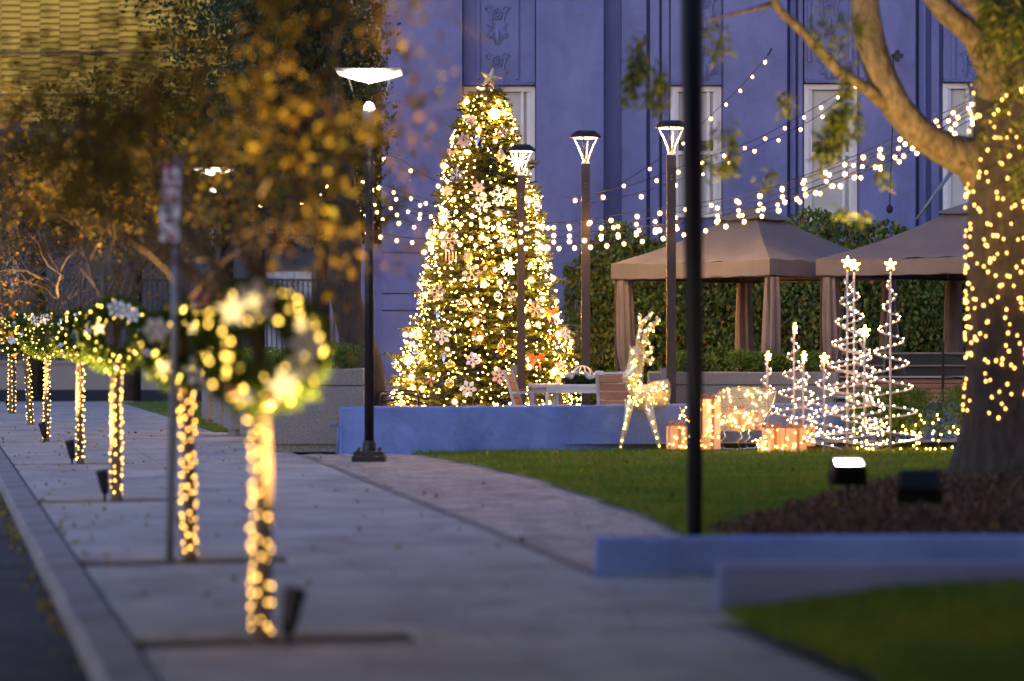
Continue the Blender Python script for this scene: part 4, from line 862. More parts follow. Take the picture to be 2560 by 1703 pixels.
# long planter on the patio
c = V((1855 - 1280) / F * 35.6, 35.65, .1); planter_box("long_planter", 2.75, .8, .94, "long concrete planter behind the sleigh under the gazebo", c, -.03, None)
shrub("low_hedge", "bushy yellow green hedge in the long concrete planter", c + V(.05, 0, .86), 0, 2.5, .55, .36, 9000, cat="hedge")
# hedge with net lights at the lawn's right
hx = P(2305, 1125, 32.7); t = shrub("boxwood_hedge", "clipped green hedge dotted with fairy lights beside the big tree", V(hx.x, 33.1, .02), 0, 1.75, .8, .78, 15000, cat="hedge", lsz=.04)
t2 = thing("net_lights", "fairy light net laid over the clipped hedge near the big tree", "string lights", V(hx.x, 32.7, .02))
R = random.Random(2)
for k in range(85):
    x = R.uniform(-.95, .82); z = .03 + .42 * R.random() ** 1.7; z = round(z / .12) * .12 + R.gauss(0, .025)
    place("bulb", BM["mini"], t2, (x, -.10 - .04 * R.random(), max(.02, z)))
mb = MB()
for z in (.04, .16, .28, .4): mb.tube([(-.95 + k * .09, -.09, z + .03 * math.sin(k * 1.3)) for k in range(20)], .002, 4)
mb.build("wire", M["cable"], t2, local=True)

# ------------------------------------------------------------------ ivy wall
iv = thing("ivy_wall", "tall wall smothered in ivy behind the gazebos", "ivy", (5, 44, .1))
x0, x1 = X48(1300) * 44 / 48, 9.6
MB().b2((x0 + .35, 44.05, 0), (x1, 44.3, 3.3)).build("wall", M["dark_wall"], iv)
N = 30000; px_ = nrg.uniform(x0, x1, N); prof = 3.42 + .16 * np.sin(px_ * 1.3) + .10 * np.sin(px_ * 3.7 + 1) + .25 * np.exp(-((px_ - 5.6) / .7) ** 2); edge = np.clip((px_ - x0) / .9, 0, 1); prof = prof * (.80 + .20 * edge)
pz = .1 + (prof) * nrg.uniform(0, 1, N) ** .9; bul = .22 * np.sin(px_ * 2.1 + pz * 1.3) * np.sin(pz * 2.7 + px_ * .6); py_ = 43.85 - .12 - bul * .7 + nrg.normal(size=N) * .07
py_ = np.where(pz > 3.25, 44.1 + nrg.normal(size=N) * .2, py_)
leafobj("foliage", np.stack([px_, py_, pz], 1), .10, .075, M["ivy"], iv, np.array([[0, -.25, -.9]]), .3, .55)
vn = MB()
for k in range(26):
    x = rng.uniform(x0 + .3, x1); p = V(x, 43.9, .1); pts = [p]
    for j in range(8): pts.append(pts[-1] + V(rng.gauss(0, .12), 0, .4))
    vn.tube(pts, .012, 4)
vn.build("vines", M["bark"], iv)

# ------------------------------------------------------------------ gazebos
def gazebo(cx, cy, hd, label, rot=0.0):
    z0 = .1; t = thing("gazebo", label, "gazebo", (cx, cy, z0), 0, "tan canvas gazebos on the patio")
    ze, zv, zt, zc = 2.72 - z0, 2.48 - z0, 3.40 - z0, 3.58 - z0
    cor = [V(math.cos(a) * hd, math.sin(a) * hd, 0) for a in (-math.pi / 2 + rot, rot, math.pi / 2 + rot, math.pi + rot)]    # near, right, back, left
    mb = MB(); vs = []; fs = []; n = 26; m_ = 10; topf = .20
    for s in range(4):
        A, B = cor[s], cor[(s + 1) % 4]; base_i = len(vs)
        for j in range(m_ + 1):
            f = j / m_
            for i in range(n + 1):
                g = i / n; e = A.lerp(B, g); p = e.lerp(e * topf, f); sag = -.10 * math.sin(math.pi * f) * (1 - (2 * g - 1) ** 2) - .055 * math.sin(math.pi * f)
                sw_ = (.02 * math.sin(9 * g + 3 * s) * (1 - f) + .012 * math.sin(34 * g + 9 * f + s) * (1 - f) ** 2) * math.sin(math.pi * g) ** .5
                vs.append(p + V(0, 0, ze + (zt - ze) * f + sag + sw_ - (.035 * (1 - (2 * g - 1) ** 2) if j == 0 else 0)))
        for j in range(m_):
            for i in range(n): k = base_i + j * (n + 1) + i; fs.append((k, k + 1, k + n + 2, k + n + 1))
    mb.add(vs, fs).build("canopy", M["canvas"], t, local=True, smooth=True)
    for s in range(4):
        A, B = cor[s] * 1.005, cor[(s + 1) % 4] * 1.005; mv = MB(); vs = []; fs = []
        for i in range(25):
            g = i / 24; e = A.lerp(B, g); o_ = e.normalized() * (.012 * math.sin(g * 21 + s)); dz = -.035 * (1 - (2 * g - 1) ** 2)
            vs += [e + V(0, 0, ze + .004 + dz), e + o_ * .5 + V(0, 0, (ze + zv) / 2 + dz), e + o_ + V(0, 0, zv + dz * .6 + .006 * math.sin(g * 40))]
        for i in range(24):
            for j in range(2): fs.append((i * 3 + j + 1, (i + 1) * 3 + j + 1, (i + 1) * 3 + j, i * 3 + j))
        mv.add(vs, fs).build("valance", M["canvas"], t, local=True, smooth=True)
        MB().tube([A * .985 + V(0, 0, zv - .01), B * .985 + V(0, 0, zv - .01)], .018, 6).build("eave_bar", M["brown_metal"], t, local=True)
    mc = MB(); rc = topf * 1.35; vs = [V(0, 0, zc + .04)]
    for s in range(4):
        A, B = cor[s] * rc, cor[(s + 1) % 4] * rc
        for i in range(4): g = i / 4; e = A.lerp(B, g); vs.append(e + V(0, 0, zt + .02 - .03 * math.sin(math.pi * g)))
    mc.add(vs, [(0, 1 + i, 1 + (i + 1) % 16) for i in range(16)]).build("vent_cap", M["canvas"], t, local=True)
    for k, c in enumerate(cor):
        c = c * .965; MB().b2(c + V(-.03, -.03, 0), c + V(.03, .03, zv)).build("post", M["brown_metal"], t, local=True)
        rr = random.Random(k + 3); ph = rr.uniform(0, 6); off = V(*(-c.normalized() * .10)[:2], 0) + V(.04, -.05, 0); tie = .9 if k == 3 else .45
        pts = []; rd = []
        for j in range(26):
            z = zv - .03 - (zv - .06) * j / 25; f = j / 25; q = 1 - .38 * math.exp(-((z - tie) / .22) ** 2)
            pts.append(c + off + V(.015 * math.sin(4 * f + ph), 0, z)); rd.append((.082 + .045 * math.sin(2.2 * f + .4)) * q)
        MB().tube(pts, rd, 40, cap=False, fold=lambda a, i: 1 + .20 * math.sin(6 * a + ph + i * .05) + .10 * math.sin(11 * a + i * .09)).build("curtain", M["canvas_curtain"], t, local=True, smooth=True)
        MB().tube([c + off + V(.125 * math.cos(a_ * .52), .125 * math.sin(a_ * .52), tie + .03 * math.cos(a_ * .52)) for a_ in range(13)], .035, 8, fold=lambda a, i: 1).build("tieback", M["canvas"], t, local=True, smooth=True)
    return t
gazebo(3.84, 38.3, 2.26, "tan canvas gazebo with its peak left of the spiral trees")
gazebo(7.0, 36.35, 2.42, "tan canvas gazebo partly hidden by the lit trunk at right")

# ------------------------------------------------------------------ patio furniture
def chair(loc, rz, label):
    t = thing("patio_chair", label, "chair", loc, rz, "slatted patio chairs at the table"); w_ = .52; d_ = .5
    for s in (-1, 1):
        MB().box((s * (w_ / 2), -d_ / 2, .33), (.045, .045, .66)).build("leg", M["chair_metal"], t, local=True)
        MB().tube([(s * w_ / 2, d_ / 2 + .02, 0), (s * w_ / 2, d_ / 2 - .02, .42), (s * w_ / 2, d_ / 2 + .03, .62), (s * w_ / 2, d_ / 2 + .13, .93)], .026, 4).build("leg", M["chair_metal"], t, local=True)
        MB().tube([(s * w_ / 2, d_ / 2 + .05, .63), (s * w_ / 2, 0, .66), (s * w_ / 2, -d_ / 2 - .01, .685)], .022, 4).build("armrest", M["chair_metal"], t, local=True)
        MB().box((s * w_ / 2, -.02, .70), (.055, .44, .014), (math.radians(-3), 0, 0)).build("arm_pad", M["wood"], t, local=True)
    MB().box((0, d_ / 2 + .135, .94), (w_ + .05, .035, .03)).build("top_rail", M["chair_metal"], t, local=True)
    for k in range(4):
        f = k / 3; MB().box((0, d_ / 2 + .0 + .115 * f, .50 + .36 * f), (w_ - .055, .018, .108), (math.radians(-17), 0, 0)).build("back_slat", M["wood_slat"], t, local=True)
    for k in range(5): MB().box((0, -d_ / 2 + .06 + k * .1, .42), (w_ - .055, .09, .018)).build("seat_slat", M["wood_slat"], t, local=True)
    return t
chair(V((1290 - 1280) / F * 35.2 + .26, 35.2, .1), math.radians(78), "patio chair with slatted back in profile left of the table")
chair(V((1548 - 1280) / F * 34.6, 34.55, .1), math.radians(168), "patio chair seen from behind beside the lit reindeer's chest")
tb = thing("patio_table", "pale square patio table between the two slatted chairs", "table", V((1450 - 1280) / F * 35.3, 35.4, .1), math.radians(-28))
MB().cbox((-.62, -.45, .72), (.62, .45, .765), .008).build("tabletop", M["chair_metal"], tb, local=True)
MB().b2((-.58, -.41, .64), (.58, -.37, .718)).b2((-.58, .37, .64), (.58, .41, .718)).b2((-.58, -.368, .64), (-.54, .368, .718)).b2((.54, -.368, .64), (.58, .368, .718)).build("apron", M["chair_metal"], tb, local=True)
for sx in (-1, 1):
    for sy in (-1, 1): MB().box((sx * .565, sy * .395, .32), (.075, .075, .638)).build("leg", M["chair_metal"], tb, local=True)
cz = .1 + .767; cp = P(1456, 950, 35.2); cp.z = cz
ce = thing("centrepiece", "evergreen centrepiece with white roses and a glowing wire dome on the table", "centrepiece", cp)
N = 3000; a = nrg.uniform(0, 6.28, N); rr = .27 * np.sqrt(nrg.uniform(0, 1, N)); pos = np.stack([rr * np.cos(a), rr * np.sin(a) * .7, .02 + .13 * nrg.uniform(0, 1, N) * (1.2 - rr / .3)], 1); leafobj("greenery", pos + np.array(cp), .06, .018, M["dark_leaf"], ce, np.array([[0, 0, .5]]), 0, .9)
def rose(c, r_, seed):
    R = random.Random(seed); mb = MB()
    for ring in range(4):
        for k in range(5):
            a = k * 1.257 + ring * .6; q = r_ * (.25 + .22 * ring); d = V(math.cos(a), math.sin(a) * .8, 0); u = V(-math.sin(a), math.cos(a), 0); b0 = d * q * .5
            mb.add([b0 - u * q * .5, b0 + u * q * .5, d * q * 1.1 + u * q * .6 + V(0, 0, r_ * (1 - .18 * ring)), d * q * 1.25 + V(0, 0, r_ * (1.08 - .18 * ring)), d * q * 1.1 - u * q * .6 + V(0, 0, r_ * (1 - .18 * ring))], [(0, 1, 2, 3, 4)])
    o = mb.build("rose", M["flower_white"], ce, local=True); o.location = c; o.rotation_euler = (R.uniform(.3, .9), R.uniform(-.4, .4), 0)
for k, (x, y, z, r_) in enumerate(((-.2, -.12, .10, .06), (-.08, -.05, .14, .05), (.05, -.12, .13, .05), (.11, -.16, .08, .06), (.23, -.1, .11, .085), (.30, -.02, .09, .06))): rose((x, y, z), r_, k)
mb = MB()
for k in range(5):
    a = k * math.pi / 5; mb.tube([(.155 * math.cos(b * .349) * math.cos(a), .155 * math.cos(b * .349) * math.sin(a), .12 + .145 * math.sin(b * .349)) for b in range(10)], .007, 5)
mb.build("wire_dome", M["pearl"], ce, local=True)
for k in range(9): place("bulb", BM["mini"], ce, (rng.gauss(0, .05), rng.gauss(0, .04), .12 + rng.random() * .07))
cd = P(1396, 955, 35.1); cd.z = cz; t = thing("votive", "small glowing amber candle glass at the left of the centrepiece", "candle", cd)
MB().lathe([(0, 0), (.035, 0), (.04, .09), (.036, .09), (.032, .01), (0, .01)], 12, cd).build("glass_cup", M["gift_fabric_bright"], t, smooth=True); MB().ball(cd + V(0, 0, .05), .016, 6, 4).build("flame", M["globe_bulb"], t)
MB().tube([cd + V(.03, .03, .0), cd + V(.03, .03, .16)], .005, 5).build("stick", M["gold"], t)
# black metal garden chair at the tree's left foot
g_ = P(1000, 1010, 35.6); g_.z = .1; t = thing("garden_chair", "black curved metal garden chair showing above the seat wall at left", "chair", g_)
for s in (-1, 1): MB().tube([(s * .28, -.25, 0), (s * .29, -.26, .5), (s * .28, -.2, .60), (s * .26, .1, .62), (s * .24, .25, .58)], .018, 6).build("arm", M["black_metal"], t, local=True, smooth=True)
for z in (.64, .58, .5): MB().tube([(-.30, .05, z), (-.2, .27, z + .01), (0, .32, z + .015), (.2, .27, z + .01), (.42, .0, z - .05)], .014, 6).build("back_bar", M["black_metal"], t, local=True, smooth=True)
MB().box((0, 0, .42), (.5, .48, .03)).build("seat", M["black_metal"], t, local=True)
for sx in (-1, 1): MB().tube([(sx * .22, .22, 0), (sx * .22, .24, .42)], .016, 6).build("leg", M["black_metal"], t, local=True)

# bar counter with timber slats
bc = thing("bar_counter", "timber slatted outdoor bar with dark stone top behind the spiral trees", "counter", V(5.6, 37.0, .1), .02)
zt = 1.22
MB().b2((-1.0, -.05, zt - .03), (2.6, .35, zt)).build("stone_top", M["tan_wall"], bc, local=True)
MB().b2((-1.0, 0, zt - .19), (2.6, .3, zt - .032)).build("upstand", M["dark_stone"], bc, local=True)
MB().b2((-1.0, -.06, zt - .215), (2.6, .3, zt - .192)).build("stone_ledge", M["tan_wall"], bc, local=True)
MB().b2((-1.0, 0.02, zt - .36), (2.6, .3, zt - .217)).build("ledge_back", M["dark_stone"], bc, local=True)
MB().b2((-1.3, -.35, zt - .385), (2.6, .3, zt - .362)).build("worktop", M["chair_metal"], bc, local=True)
for k in range(11): MB().b2((-1.3, -.28, zt - .47 - k * .072), (2.6, -.25, zt - .41 - k * .072)).build("slat", M["wood_slat"], bc, local=True)
for x in (-.9, .68, 2.0): MB().b2((x, -.245, 0), (x + .06, -.20, zt - .387)).build("upright", M["black_metal"], bc, local=True)
MB().b2((-1.25, -.19, 0), (2.6, .3, zt - .387)).build("carcass", M["dark_stone"], bc, local=True)
MB().b2((.1, -.10, zt - .32), (.22, .018, zt - .1)).build("bracket", M["black_metal"], bc, local=True)
rl = thing("rail_post", "black metal rail post in front of the timber bar", "post", V((2357 - 1280) / F * 35.6, 35.6, .1)); MB().tube([(0, 0, 0), (0, 0, 1.34)], .022, 8).build("post", M["black_metal"], rl, local=True); MB().ball((0, 0, 1.36), .032, 8, 6).build("finial", M["black_metal"], rl, local=True)
MB().tube([(0, 0, 1.2), (.5, 0, 1.14), (1.2, 0, 1.12)], .008, 5).build("rail", M["black_metal"], rl, local=True); MB().tube([(0, 0, .87), (1.2, 0, .8)], .008, 5).build("rail", M["black_metal"], rl, local=True)
g_ = V((2132 - 1280) / F * 35.4, 35.4, .1); t = thing("fire_bowl", "dark ribbed metal drum planter half hidden by the spiral trees", "drum", g_)
MB().lathe([(.34, 0), (.36, .03), (.36, .55), (.33, .55)], 28, g_).build("drum", M["black_metal"], t, smooth=True); MB().lathe([(.37, .551), (.38, .57), (.36, .60), (.2, .67), (0, .69)], 28, g_).build("lid", M["grey_metal"], t, smooth=True)
for k in range(6): MB().lathe([(.361, .1 + k * .07), (.37, .11 + k * .07), (.361, .12 + k * .07)], 28, g_).build("rib", M["black_metal"], t, smooth=True)

# ------------------------------------------------------------------ Christmas tree
CX, CY, CZ = -.43, 41.0, .12
xt = thing("christmas_tree", "tall decorated Christmas tree blazing with gold lights", "tree", (CX, CY, CZ))
rz = [.12, .3, .65, 1.38, 2.12, 2.85, 3.59, 4.33, 5.06, 5.6, 5.95]; rr_ = [1.35, 1.58, 1.62, 1.42, 1.22, 1.06, .93, .75, .54, .33, .06]
def xr(z): return float(np.interp(z, rz, rr_))
MB().tube([(CX, CY, CZ), (CX, CY, 3), (CX, CY, 5.9)], [.12, .07, .015], 10).build("trunk", M["bark"], xt, smooth=True)
brm = MB(); npos = []; nout = []; R = random.Random(6)
for k in range(430):
    z = .28 + 5.45 * (1 - (1 - k / 430) ** 1.0) ; a = k * 2.39996 + R.gauss(0, .15); Lb = xr(z) * (R.uniform(.82, 1.06) if R.random() > .12 else R.uniform(1.08, 1.2)); d = V(math.cos(a), math.sin(a), 0); dr = .30 * Lb
    pts = [V(CX, CY, z + dr * .7) + d * (Lb * f) + V(0, 0, -dr * (f * 1.5 - .75 * f * f * f)) for f in (0.05, .35, .65, .85, 1.0)]
    brm.tube(pts, [.014, .012, .009, .006, .003], 4)
    side = V(-d.y, d.x, 0)
    for j in range(13):
        f = .24 + .76 * (j + R.random()) / 13; i_ = min(3, int(f * 4)); ff = f * 4 - i_; p = pts[i_].lerp(pts[min(4, i_ + 1)], ff)
        for s in (-1, 1):
            tl = (.30 * Lb * (1.12 - f) + .07) * R.uniform(.7, 1.2); td = (d * .75 + side * s * R.uniform(.6, 1.0) + V(0, 0, R.gauss(-.05, .12))).normalized()
            nn = max(3, int(tl / .03))
            for q in range(nn):
                w_ = (q + .5) / nn; pp_ = p + td * tl * w_
                for e in range(2): npos.append(tuple(pp_)); nout.append(tuple(td * 1.3 + (side * td.dot(d) - d * td.dot(side)) * (1 if e else -1) * .9 + V(0, 0, R.uniform(-.1, .6))))
for q in range(900):
    f = R.random(); z = .2 + f * .3
brm.build("branches", M["bark"], xt)
leafobj("needles", np.array(npos), .075, .020, M["needle"], xt, np.array(nout), 0, .28)
print("needles", len(npos))
def on_tree(px, py, k=1.0):      # point on the front of the tree seen at a photo pixel
    d = CY
    for _ in range(6):
        p = P(px, py, d); r_ = xr(p.z) * k; dx = max(-r_ * .98, min(r_ * .98, p.x - CX)); d = CY - math.sqrt(max(1e-4, r_ * r_ - dx * dx))
    return P(px, py, d)
xl = thing("tree_lights", "gold globe bulbs and fairy lights strung over the Christmas tree", "string lights", (CX, CY, CZ))
R = random.Random(9); cnt = 0
while cnt < 145:
    z = .25 + 5.45 * R.random() ** 1.15; a = R.uniform(math.pi * .93, math.pi * 2.07)
    if R.random() > (xr(z) + .25) / 1.8: continue
    r_ = xr(z) * R.uniform(.92, 1.05); o = place("bulb", BM["globe"], xl, (r_ * math.cos(a), r_ * math.sin(a), z - CZ)); o.scale = (R.choice((.45, .6, .75, .9, 1.0)),) * 3; cnt += 1
mini = MB()
for k in range(1500):
    while True:
        z = .18 + 5.6 * R.random()
        if R.random() < (xr(z) + .12) / 1.7: break
    a = R.uniform(math.pi * .9, math.pi * 2.1); r_ = xr(z) * R.uniform(.80, 1.03); c = V(CX + r_ * math.cos(a), CY + r_ * math.sin(a), z); s_ = .0105 * R.uniform(.7, 1.25)
    for s_, mi in ((s_, 0), (s_ * 2.3, 1)): mini.add([c + V(s_, 0, 0), c + V(-s_, 0, 0), c + V(0, s_, 0), c + V(0, -s_, 0), c + V(0, 0, s_), c + V(0, 0, -s_)], [(0, 2, 4), (2, 1, 4), (1, 3, 4), (3, 0, 4), (2, 0, 5), (1, 2, 5), (3, 1, 5), (0, 3, 5)], mi)  # bulb, then its larger painted halo
o = mini.build("fairy_bulbs", [M["fairy_gold"], M["fairy_halo"]], xl); o["kind"] = "stuff"

# ornaments on the tree
FL = {c: flake_mesh("snowflake_" + c, M[c], .5, 6, .03) for c in ("snow_white", "snow_pink", "snow_bronze", "snow_blue")}
FF = {c: flake_mesh("snowflake_f" + c, M[c], .5, 6, .03, True) for c in ("snow_white", "snow_pink")}
def ball_parts(t, r_, mat, sc_=(1, 1, 1)):
    MB().ball((0, 0, 0), r_, 18, 12, 0, sc_).build("globe", M[mat], t, local=True, smooth=True)
    MB().lathe([(.0, r_ * sc_[2] * .97 + .03), (.016, r_ * sc_[2] * .97 + .028), (.02, r_ * sc_[2] * .97)], 10).build("cap", M["gold"], t, local=True)
def burst(t, r_, mat):
    mb = MB(); R = random.Random(int(r_ * 999))
    for k in range(26):
        d = V(R.gauss(0, 1), R.gauss(0, .6), R.gauss(0, 1)).normalized(); a = d.cross(V(.3, .8, .5)).normalized(); b = d.cross(a); w_ = r_ * .09; L = r_ * R.uniform(.6, 1.05)
        mb.add([a * w_, b * w_, -a * w_, -b * w_, d * L], [(0, 1, 4), (1, 2, 4), (2, 3, 4), (3, 0, 4)])
    mb.build("spikes", M[mat], t, local=True)
def bow(t, r_, mat):
    for s in (-1, 1):
        mb = MB(); pts = [V(0, 0, 0), V(s * .5, -.15, .35) * r_, V(s * .95, -.2, .3) * r_, V(s * 1.0, -.2, -.05) * r_, V(s * .5, -.25, -.12) * r_, V(0, 0, 0)]
        vs = []; wv = V(0, .0, 0)
        for p, h_ in zip(pts, (.10, .22, .28, .28, .22, .10)): vs += [p + V(0, -.12 * r_, h_ * r_), p + V(0, .12 * r_, -h_ * r_)]
        mb.add(vs, [(2 * i, 2 * i + 1, 2 * i + 3, 2 * i + 2) for i in range(5)]); mb.build("loop", M[mat], t, local=True, smooth=True)
        mb = MB(); pts = [V(0, 0, 0), V(s * .25, -.15, -.4) * r_, V(s * .45, -.08, -.85) * r_, V(s * .4, -.2, -1.25) * r_]; vs = []
        for p in pts: vs += [p + V(-.15 * r_, 0, .03), p + V(.15 * r_, -.04, -.03)]
        mb.add(vs, [(2 * i, 2 * i + 1, 2 * i + 3, 2 * i + 2) for i in range(3)]); mb.build("tail", M[mat], t, local=True, smooth=True)
    MB().ball((0, -.1 * r_, 0), .2 * r_, 8, 6).build("knot", M[mat], t, local=True, smooth=True)
def poinsettia(t, r_, mat):
    for k in range(7):
        a = k * .898; d = V(math.cos(a), -.25, math.sin(a)); u = V(-math.sin(a), 0, math.cos(a))
        MB().add([V(0, 0, 0), d * r_ * .5 + u * r_ * .26, d * r_, d * r_ * .5 - u * r_ * .26, d * r_ * .5 + V(0, -.06 * r_, 0)], [(0, 1, 4), (1, 2, 4), (2, 3, 4), (3, 0, 4)]).build("petal", M[mat], t, local=True)
    MB().ball((0, -.05, 0), r_ * .13, 8, 5).build("centre", M["gold"], t, local=True)
def teardrop(t, r_, mat):
    MB().lathe([(0, -r_ * 1.25), (r_ * .35, -r_), (r_ * .72, -r_ * .45), (r_ * .75, .0), (r_ * .5, r_ * .55), (r_ * .18, r_ * .95), (.012, r_ * 1.15), (0, r_ * 1.2)], 16).build("drop", M[mat], t, local=True, smooth=True)
    MB().lathe([(.014, r_ * 1.14), (.016, r_ * 1.22), (0, r_ * 1.24)], 8).build("cap", M["gold"], t, local=True)
def icicles(t, r_, mat):
    for k in range(4): MB().lathe([(0, -r_ * (1.1 + .3 * (k % 2))), (r_ * .10, -.1), (r_ * .07, 0), (0, 0)], 6, ((k - 1.5) * r_ * .33, 0, 0)).build("icicle", M[mat], t, local=True)
A8 = lambda x, y: (920 + x / 3.136, 560 + y / 3.136); A3 = lambda x, y: (1000 + x / 3.136, 100 + y / 3.136)
ORN = [("flake", "snow_white", A8(815, 385), 78, "cream feathery snowflake at the middle of the Christmas tree above the big gold ball"),
 ("flake", "snow_pink", A8(545, 535), 76, "pink feathery snowflake at the left flank of the Christmas tree, mid height"),
 ("flake", "snow_white", A8(1080, 125), 68, "bright snowflake left of the lamp post just under the bulb strings"),
 ("flake", "snow_pink", A8(635, 130), 84, "pink snowflake with icicles under the bulb strings at the tree's left"),
 ("fat", "snow_white", A8(580, 880), 70, "chunky white snowflake left of centre low on the Christmas tree"),
 ("flake", "snow_bronze", A8(870, 715), 58, "bronze snowflake just right of the big gold ball"),
 ("fat", "snow_white", A8(820, 1065), 62, "white snowflake at the centre of the tree's lower third"),
 ("flake", "snow_bronze", A8(490, 1220), 58, "bronze snowflake near the tree's bottom left"),
 ("fat", "snow_white", A8(785, 1290), 66, "lowest white snowflake near the tree's foot at centre"),
 ("fat", "snow_pink", A8(1030, 1190), 66, "pale pink snowflake near the foot left of the lamp post"),
 ("fat", "snow_white", A8(1550, 860), 56, "white snowflake at the far right edge of the Christmas tree"),
 ("poin", "snow_pink", A8(1510, 1110), 48, "small pink flower ornament low at the tree's right"),
 ("flake", "snow_pink", A8(1130, 570), 46, "small pale snowflake beside the lamp post at mid tree"),
 ("flake", "snow_white", A3(785, 1220), 86, "largest cream snowflake above the bulb strings left of the lamp post"),
 ("flake", "snow_white", A3(640, 1290), 72, "cream snowflake touching the bulb strings at the tree's centre"),
 ("flake", "snow_pink", A3(800, 730), 50, "dim pink snowflake high on the tree below the glowing globe"),
 ("flake", "snow_blue", A3(445, 1060), 62, "icy blue snowflake on the tree's upper left edge"),
 ("flake", "snow_pink", A8(1315, 670), 70, "peach snowflake with icicles right of the lamp post"),
 ("poin", "snow_pink", A3(500, 790), 70, "peach poinsettia high on the tree's left edge"), ("poin", "snow_pink", A3(555, 630), 52, "peach poinsettia under the top star at left"),
 ("poin", "snow_pink", A3(375, 1180), 56, "pink poinsettia on the left edge above the bulb strings"), ("poin", "snow_pink", A3(615, 1160), 58, "peach poinsettia at the centre of the tree's upper half"),
 ("ball", "gold", A8(745, 635), 52, "big satin gold ball at the heart of the Christmas tree"), ("ball", "silver", A8(380, 1020), 37, "silver ball on the tree's lower left"),
 ("ball", "gold", A8(640, 1250), 37, "gold ball near the tree's foot between two snowflakes"), ("flatball", "gold", A8(645, 1100), 42, "flattened gold onion ornament low on the tree"),
 ("ball", "silver", A8(1020, 572), 36, "mirrored silver ball left of the lamp post at mid tree"), ("ball", "silver", A8(208, 1100), 32, "silver ball on the tree's lowest left tier"),
 ("ball", "pearl", A3(650, 1225), 30, "pearl ball just above the bulb strings"), ("ball", "gold", A8(1600, 990), 30, "amber ball at the tree's lower right edge"), ("ball", "silver", A8(420, 445), 26, "silver ball high on the left edge under the strings"),
 ("lit", "globe_bulb", A3(740, 580), 42, "large glowing globe near the top of the Christmas tree"),
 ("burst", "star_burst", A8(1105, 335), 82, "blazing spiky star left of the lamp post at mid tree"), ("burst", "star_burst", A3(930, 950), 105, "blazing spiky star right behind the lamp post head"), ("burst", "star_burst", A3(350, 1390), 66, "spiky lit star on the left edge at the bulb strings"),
 ("tear", "glitter", A8(785, 255), 52, "glittering gold teardrop under the bulb strings"), ("tear", "copper", A8(1050, 965), 52, "copper teardrop low on the tree left of the lamp post"), ("tear", "glitter", A3(790, 905), 52, "gold glitter teardrop left of the lamp post head"), ("tear", "silver", A8(405, 625), 40, "silver leaf shaped drop on the tree's left edge"),
 ("bow", "orange_ribbon", A8(1320, 1050), 66, "orange ribbon bow right of the lamp post low on the tree"), ("bow", "orange_ribbon", A8(1440, 690), 56, "orange ribbon bow at the tree's right edge"), ("bow", "snow_pink", A3(412, 880), 44, "peach bow at the tree's left edge near the upper tiers"),
 ("bow", "gold", A8(940, 310), 56, "gold ribbon bow left of the blazing mid tree star"), ("bow", "gold", A8(860, 860), 46, "shiny gold ribbon bow at the centre of the lower tree"), ("bow", "silver", A8(610, 1025), 46, "silver ribbon bow below the chunky white snowflake"),
 ("bow", "silver", A8(560, 690), 44, "silver ribbon bow left of the big gold ball"), ("bow", "silver", A3(620, 770), 52, "blue silver ribbon bow high on the tree under the star"), ("bow", "silver", A3(1080, 1250), 46, "silver ribbon bow right of the lamp post at the strings"), ("bow", "gold", A8(1430, 890), 46, "gold ribbon bow right of the lamp post at lower right"),
 ("bow", "gold", A8(340, 830), 40, "gold ribbon bow at the lower left edge"), ("icicle", "snow_pink", A8(650, 215), 80, "pink icicle cluster hanging below the upper left snowflake")]
for kind, mat, (px, py), rp, lb in ORN:
    c = on_tree(px, py, 1.11); r_ = rp / 3.136 / F * c.y
    nm = {"flake": "snowflake_ornament", "fat": "snowflake_ornament", "poin": "poinsettia_ornament", "ball": "ball_ornament", "flatball": "ball_ornament", "lit": "globe_ornament", "burst": "star_ornament", "tear": "teardrop_ornament", "bow": "ribbon_bow", "icicle": "icicle_ornament"}[kind]
    if kind in ("flake", "fat"):
        me = (FL if kind == "flake" or mat not in FF else FF)[mat]; o = place(nm, me, None, c, (rng.uniform(-.2, .2), rng.uniform(0, 1), math.atan2(c.x - CX, CY - c.y) * .6), r_ * 2); tag(o, lb, "ornament", "ornaments on the Christmas tree"); continue
    t = thing(nm, lb, "ornament", c, 0, "ornaments on the Christmas tree")
    if kind == "ball": ball_parts(t, r_, mat)
    elif kind == "flatball": ball_parts(t, r_, mat, (1, 1, .65))
    elif kind == "lit": ball_parts(t, r_, mat)
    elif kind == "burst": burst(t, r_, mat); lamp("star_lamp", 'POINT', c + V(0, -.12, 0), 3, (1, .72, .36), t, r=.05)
    elif kind == "tear": teardrop(t, r_, mat)
    elif kind == "bow": bow(t, r_, mat)
    elif kind == "poin": poinsettia(t, r_, mat)
    elif kind == "icicle": icicles(t, r_, mat)
c = P(1226, 197, 40.9); t = thing("tree_topper", "translucent five pointed star topping the Christmas tree", "ornament", c)
for k in range(5):
    a = math.pi / 2 + k * 1.2566; d = V(math.cos(a), 0, math.sin(a)); l = V(math.cos(a + .628), 0, math.sin(a + .628)); r2 = V(math.cos(a - .628), 0, math.sin(a - .628)); r_ = .21
    MB().add([V(0, -.05, 0), l * r_ * .4, d * r_, r2 * r_ * .4, V(0, .05, 0)], [(0, 2, 1), (0, 3, 2), (4, 1, 2), (4, 2, 3)]).build("ray", M["glitter"], t, local=True)
t.rotation_euler = (0, .25, .2)

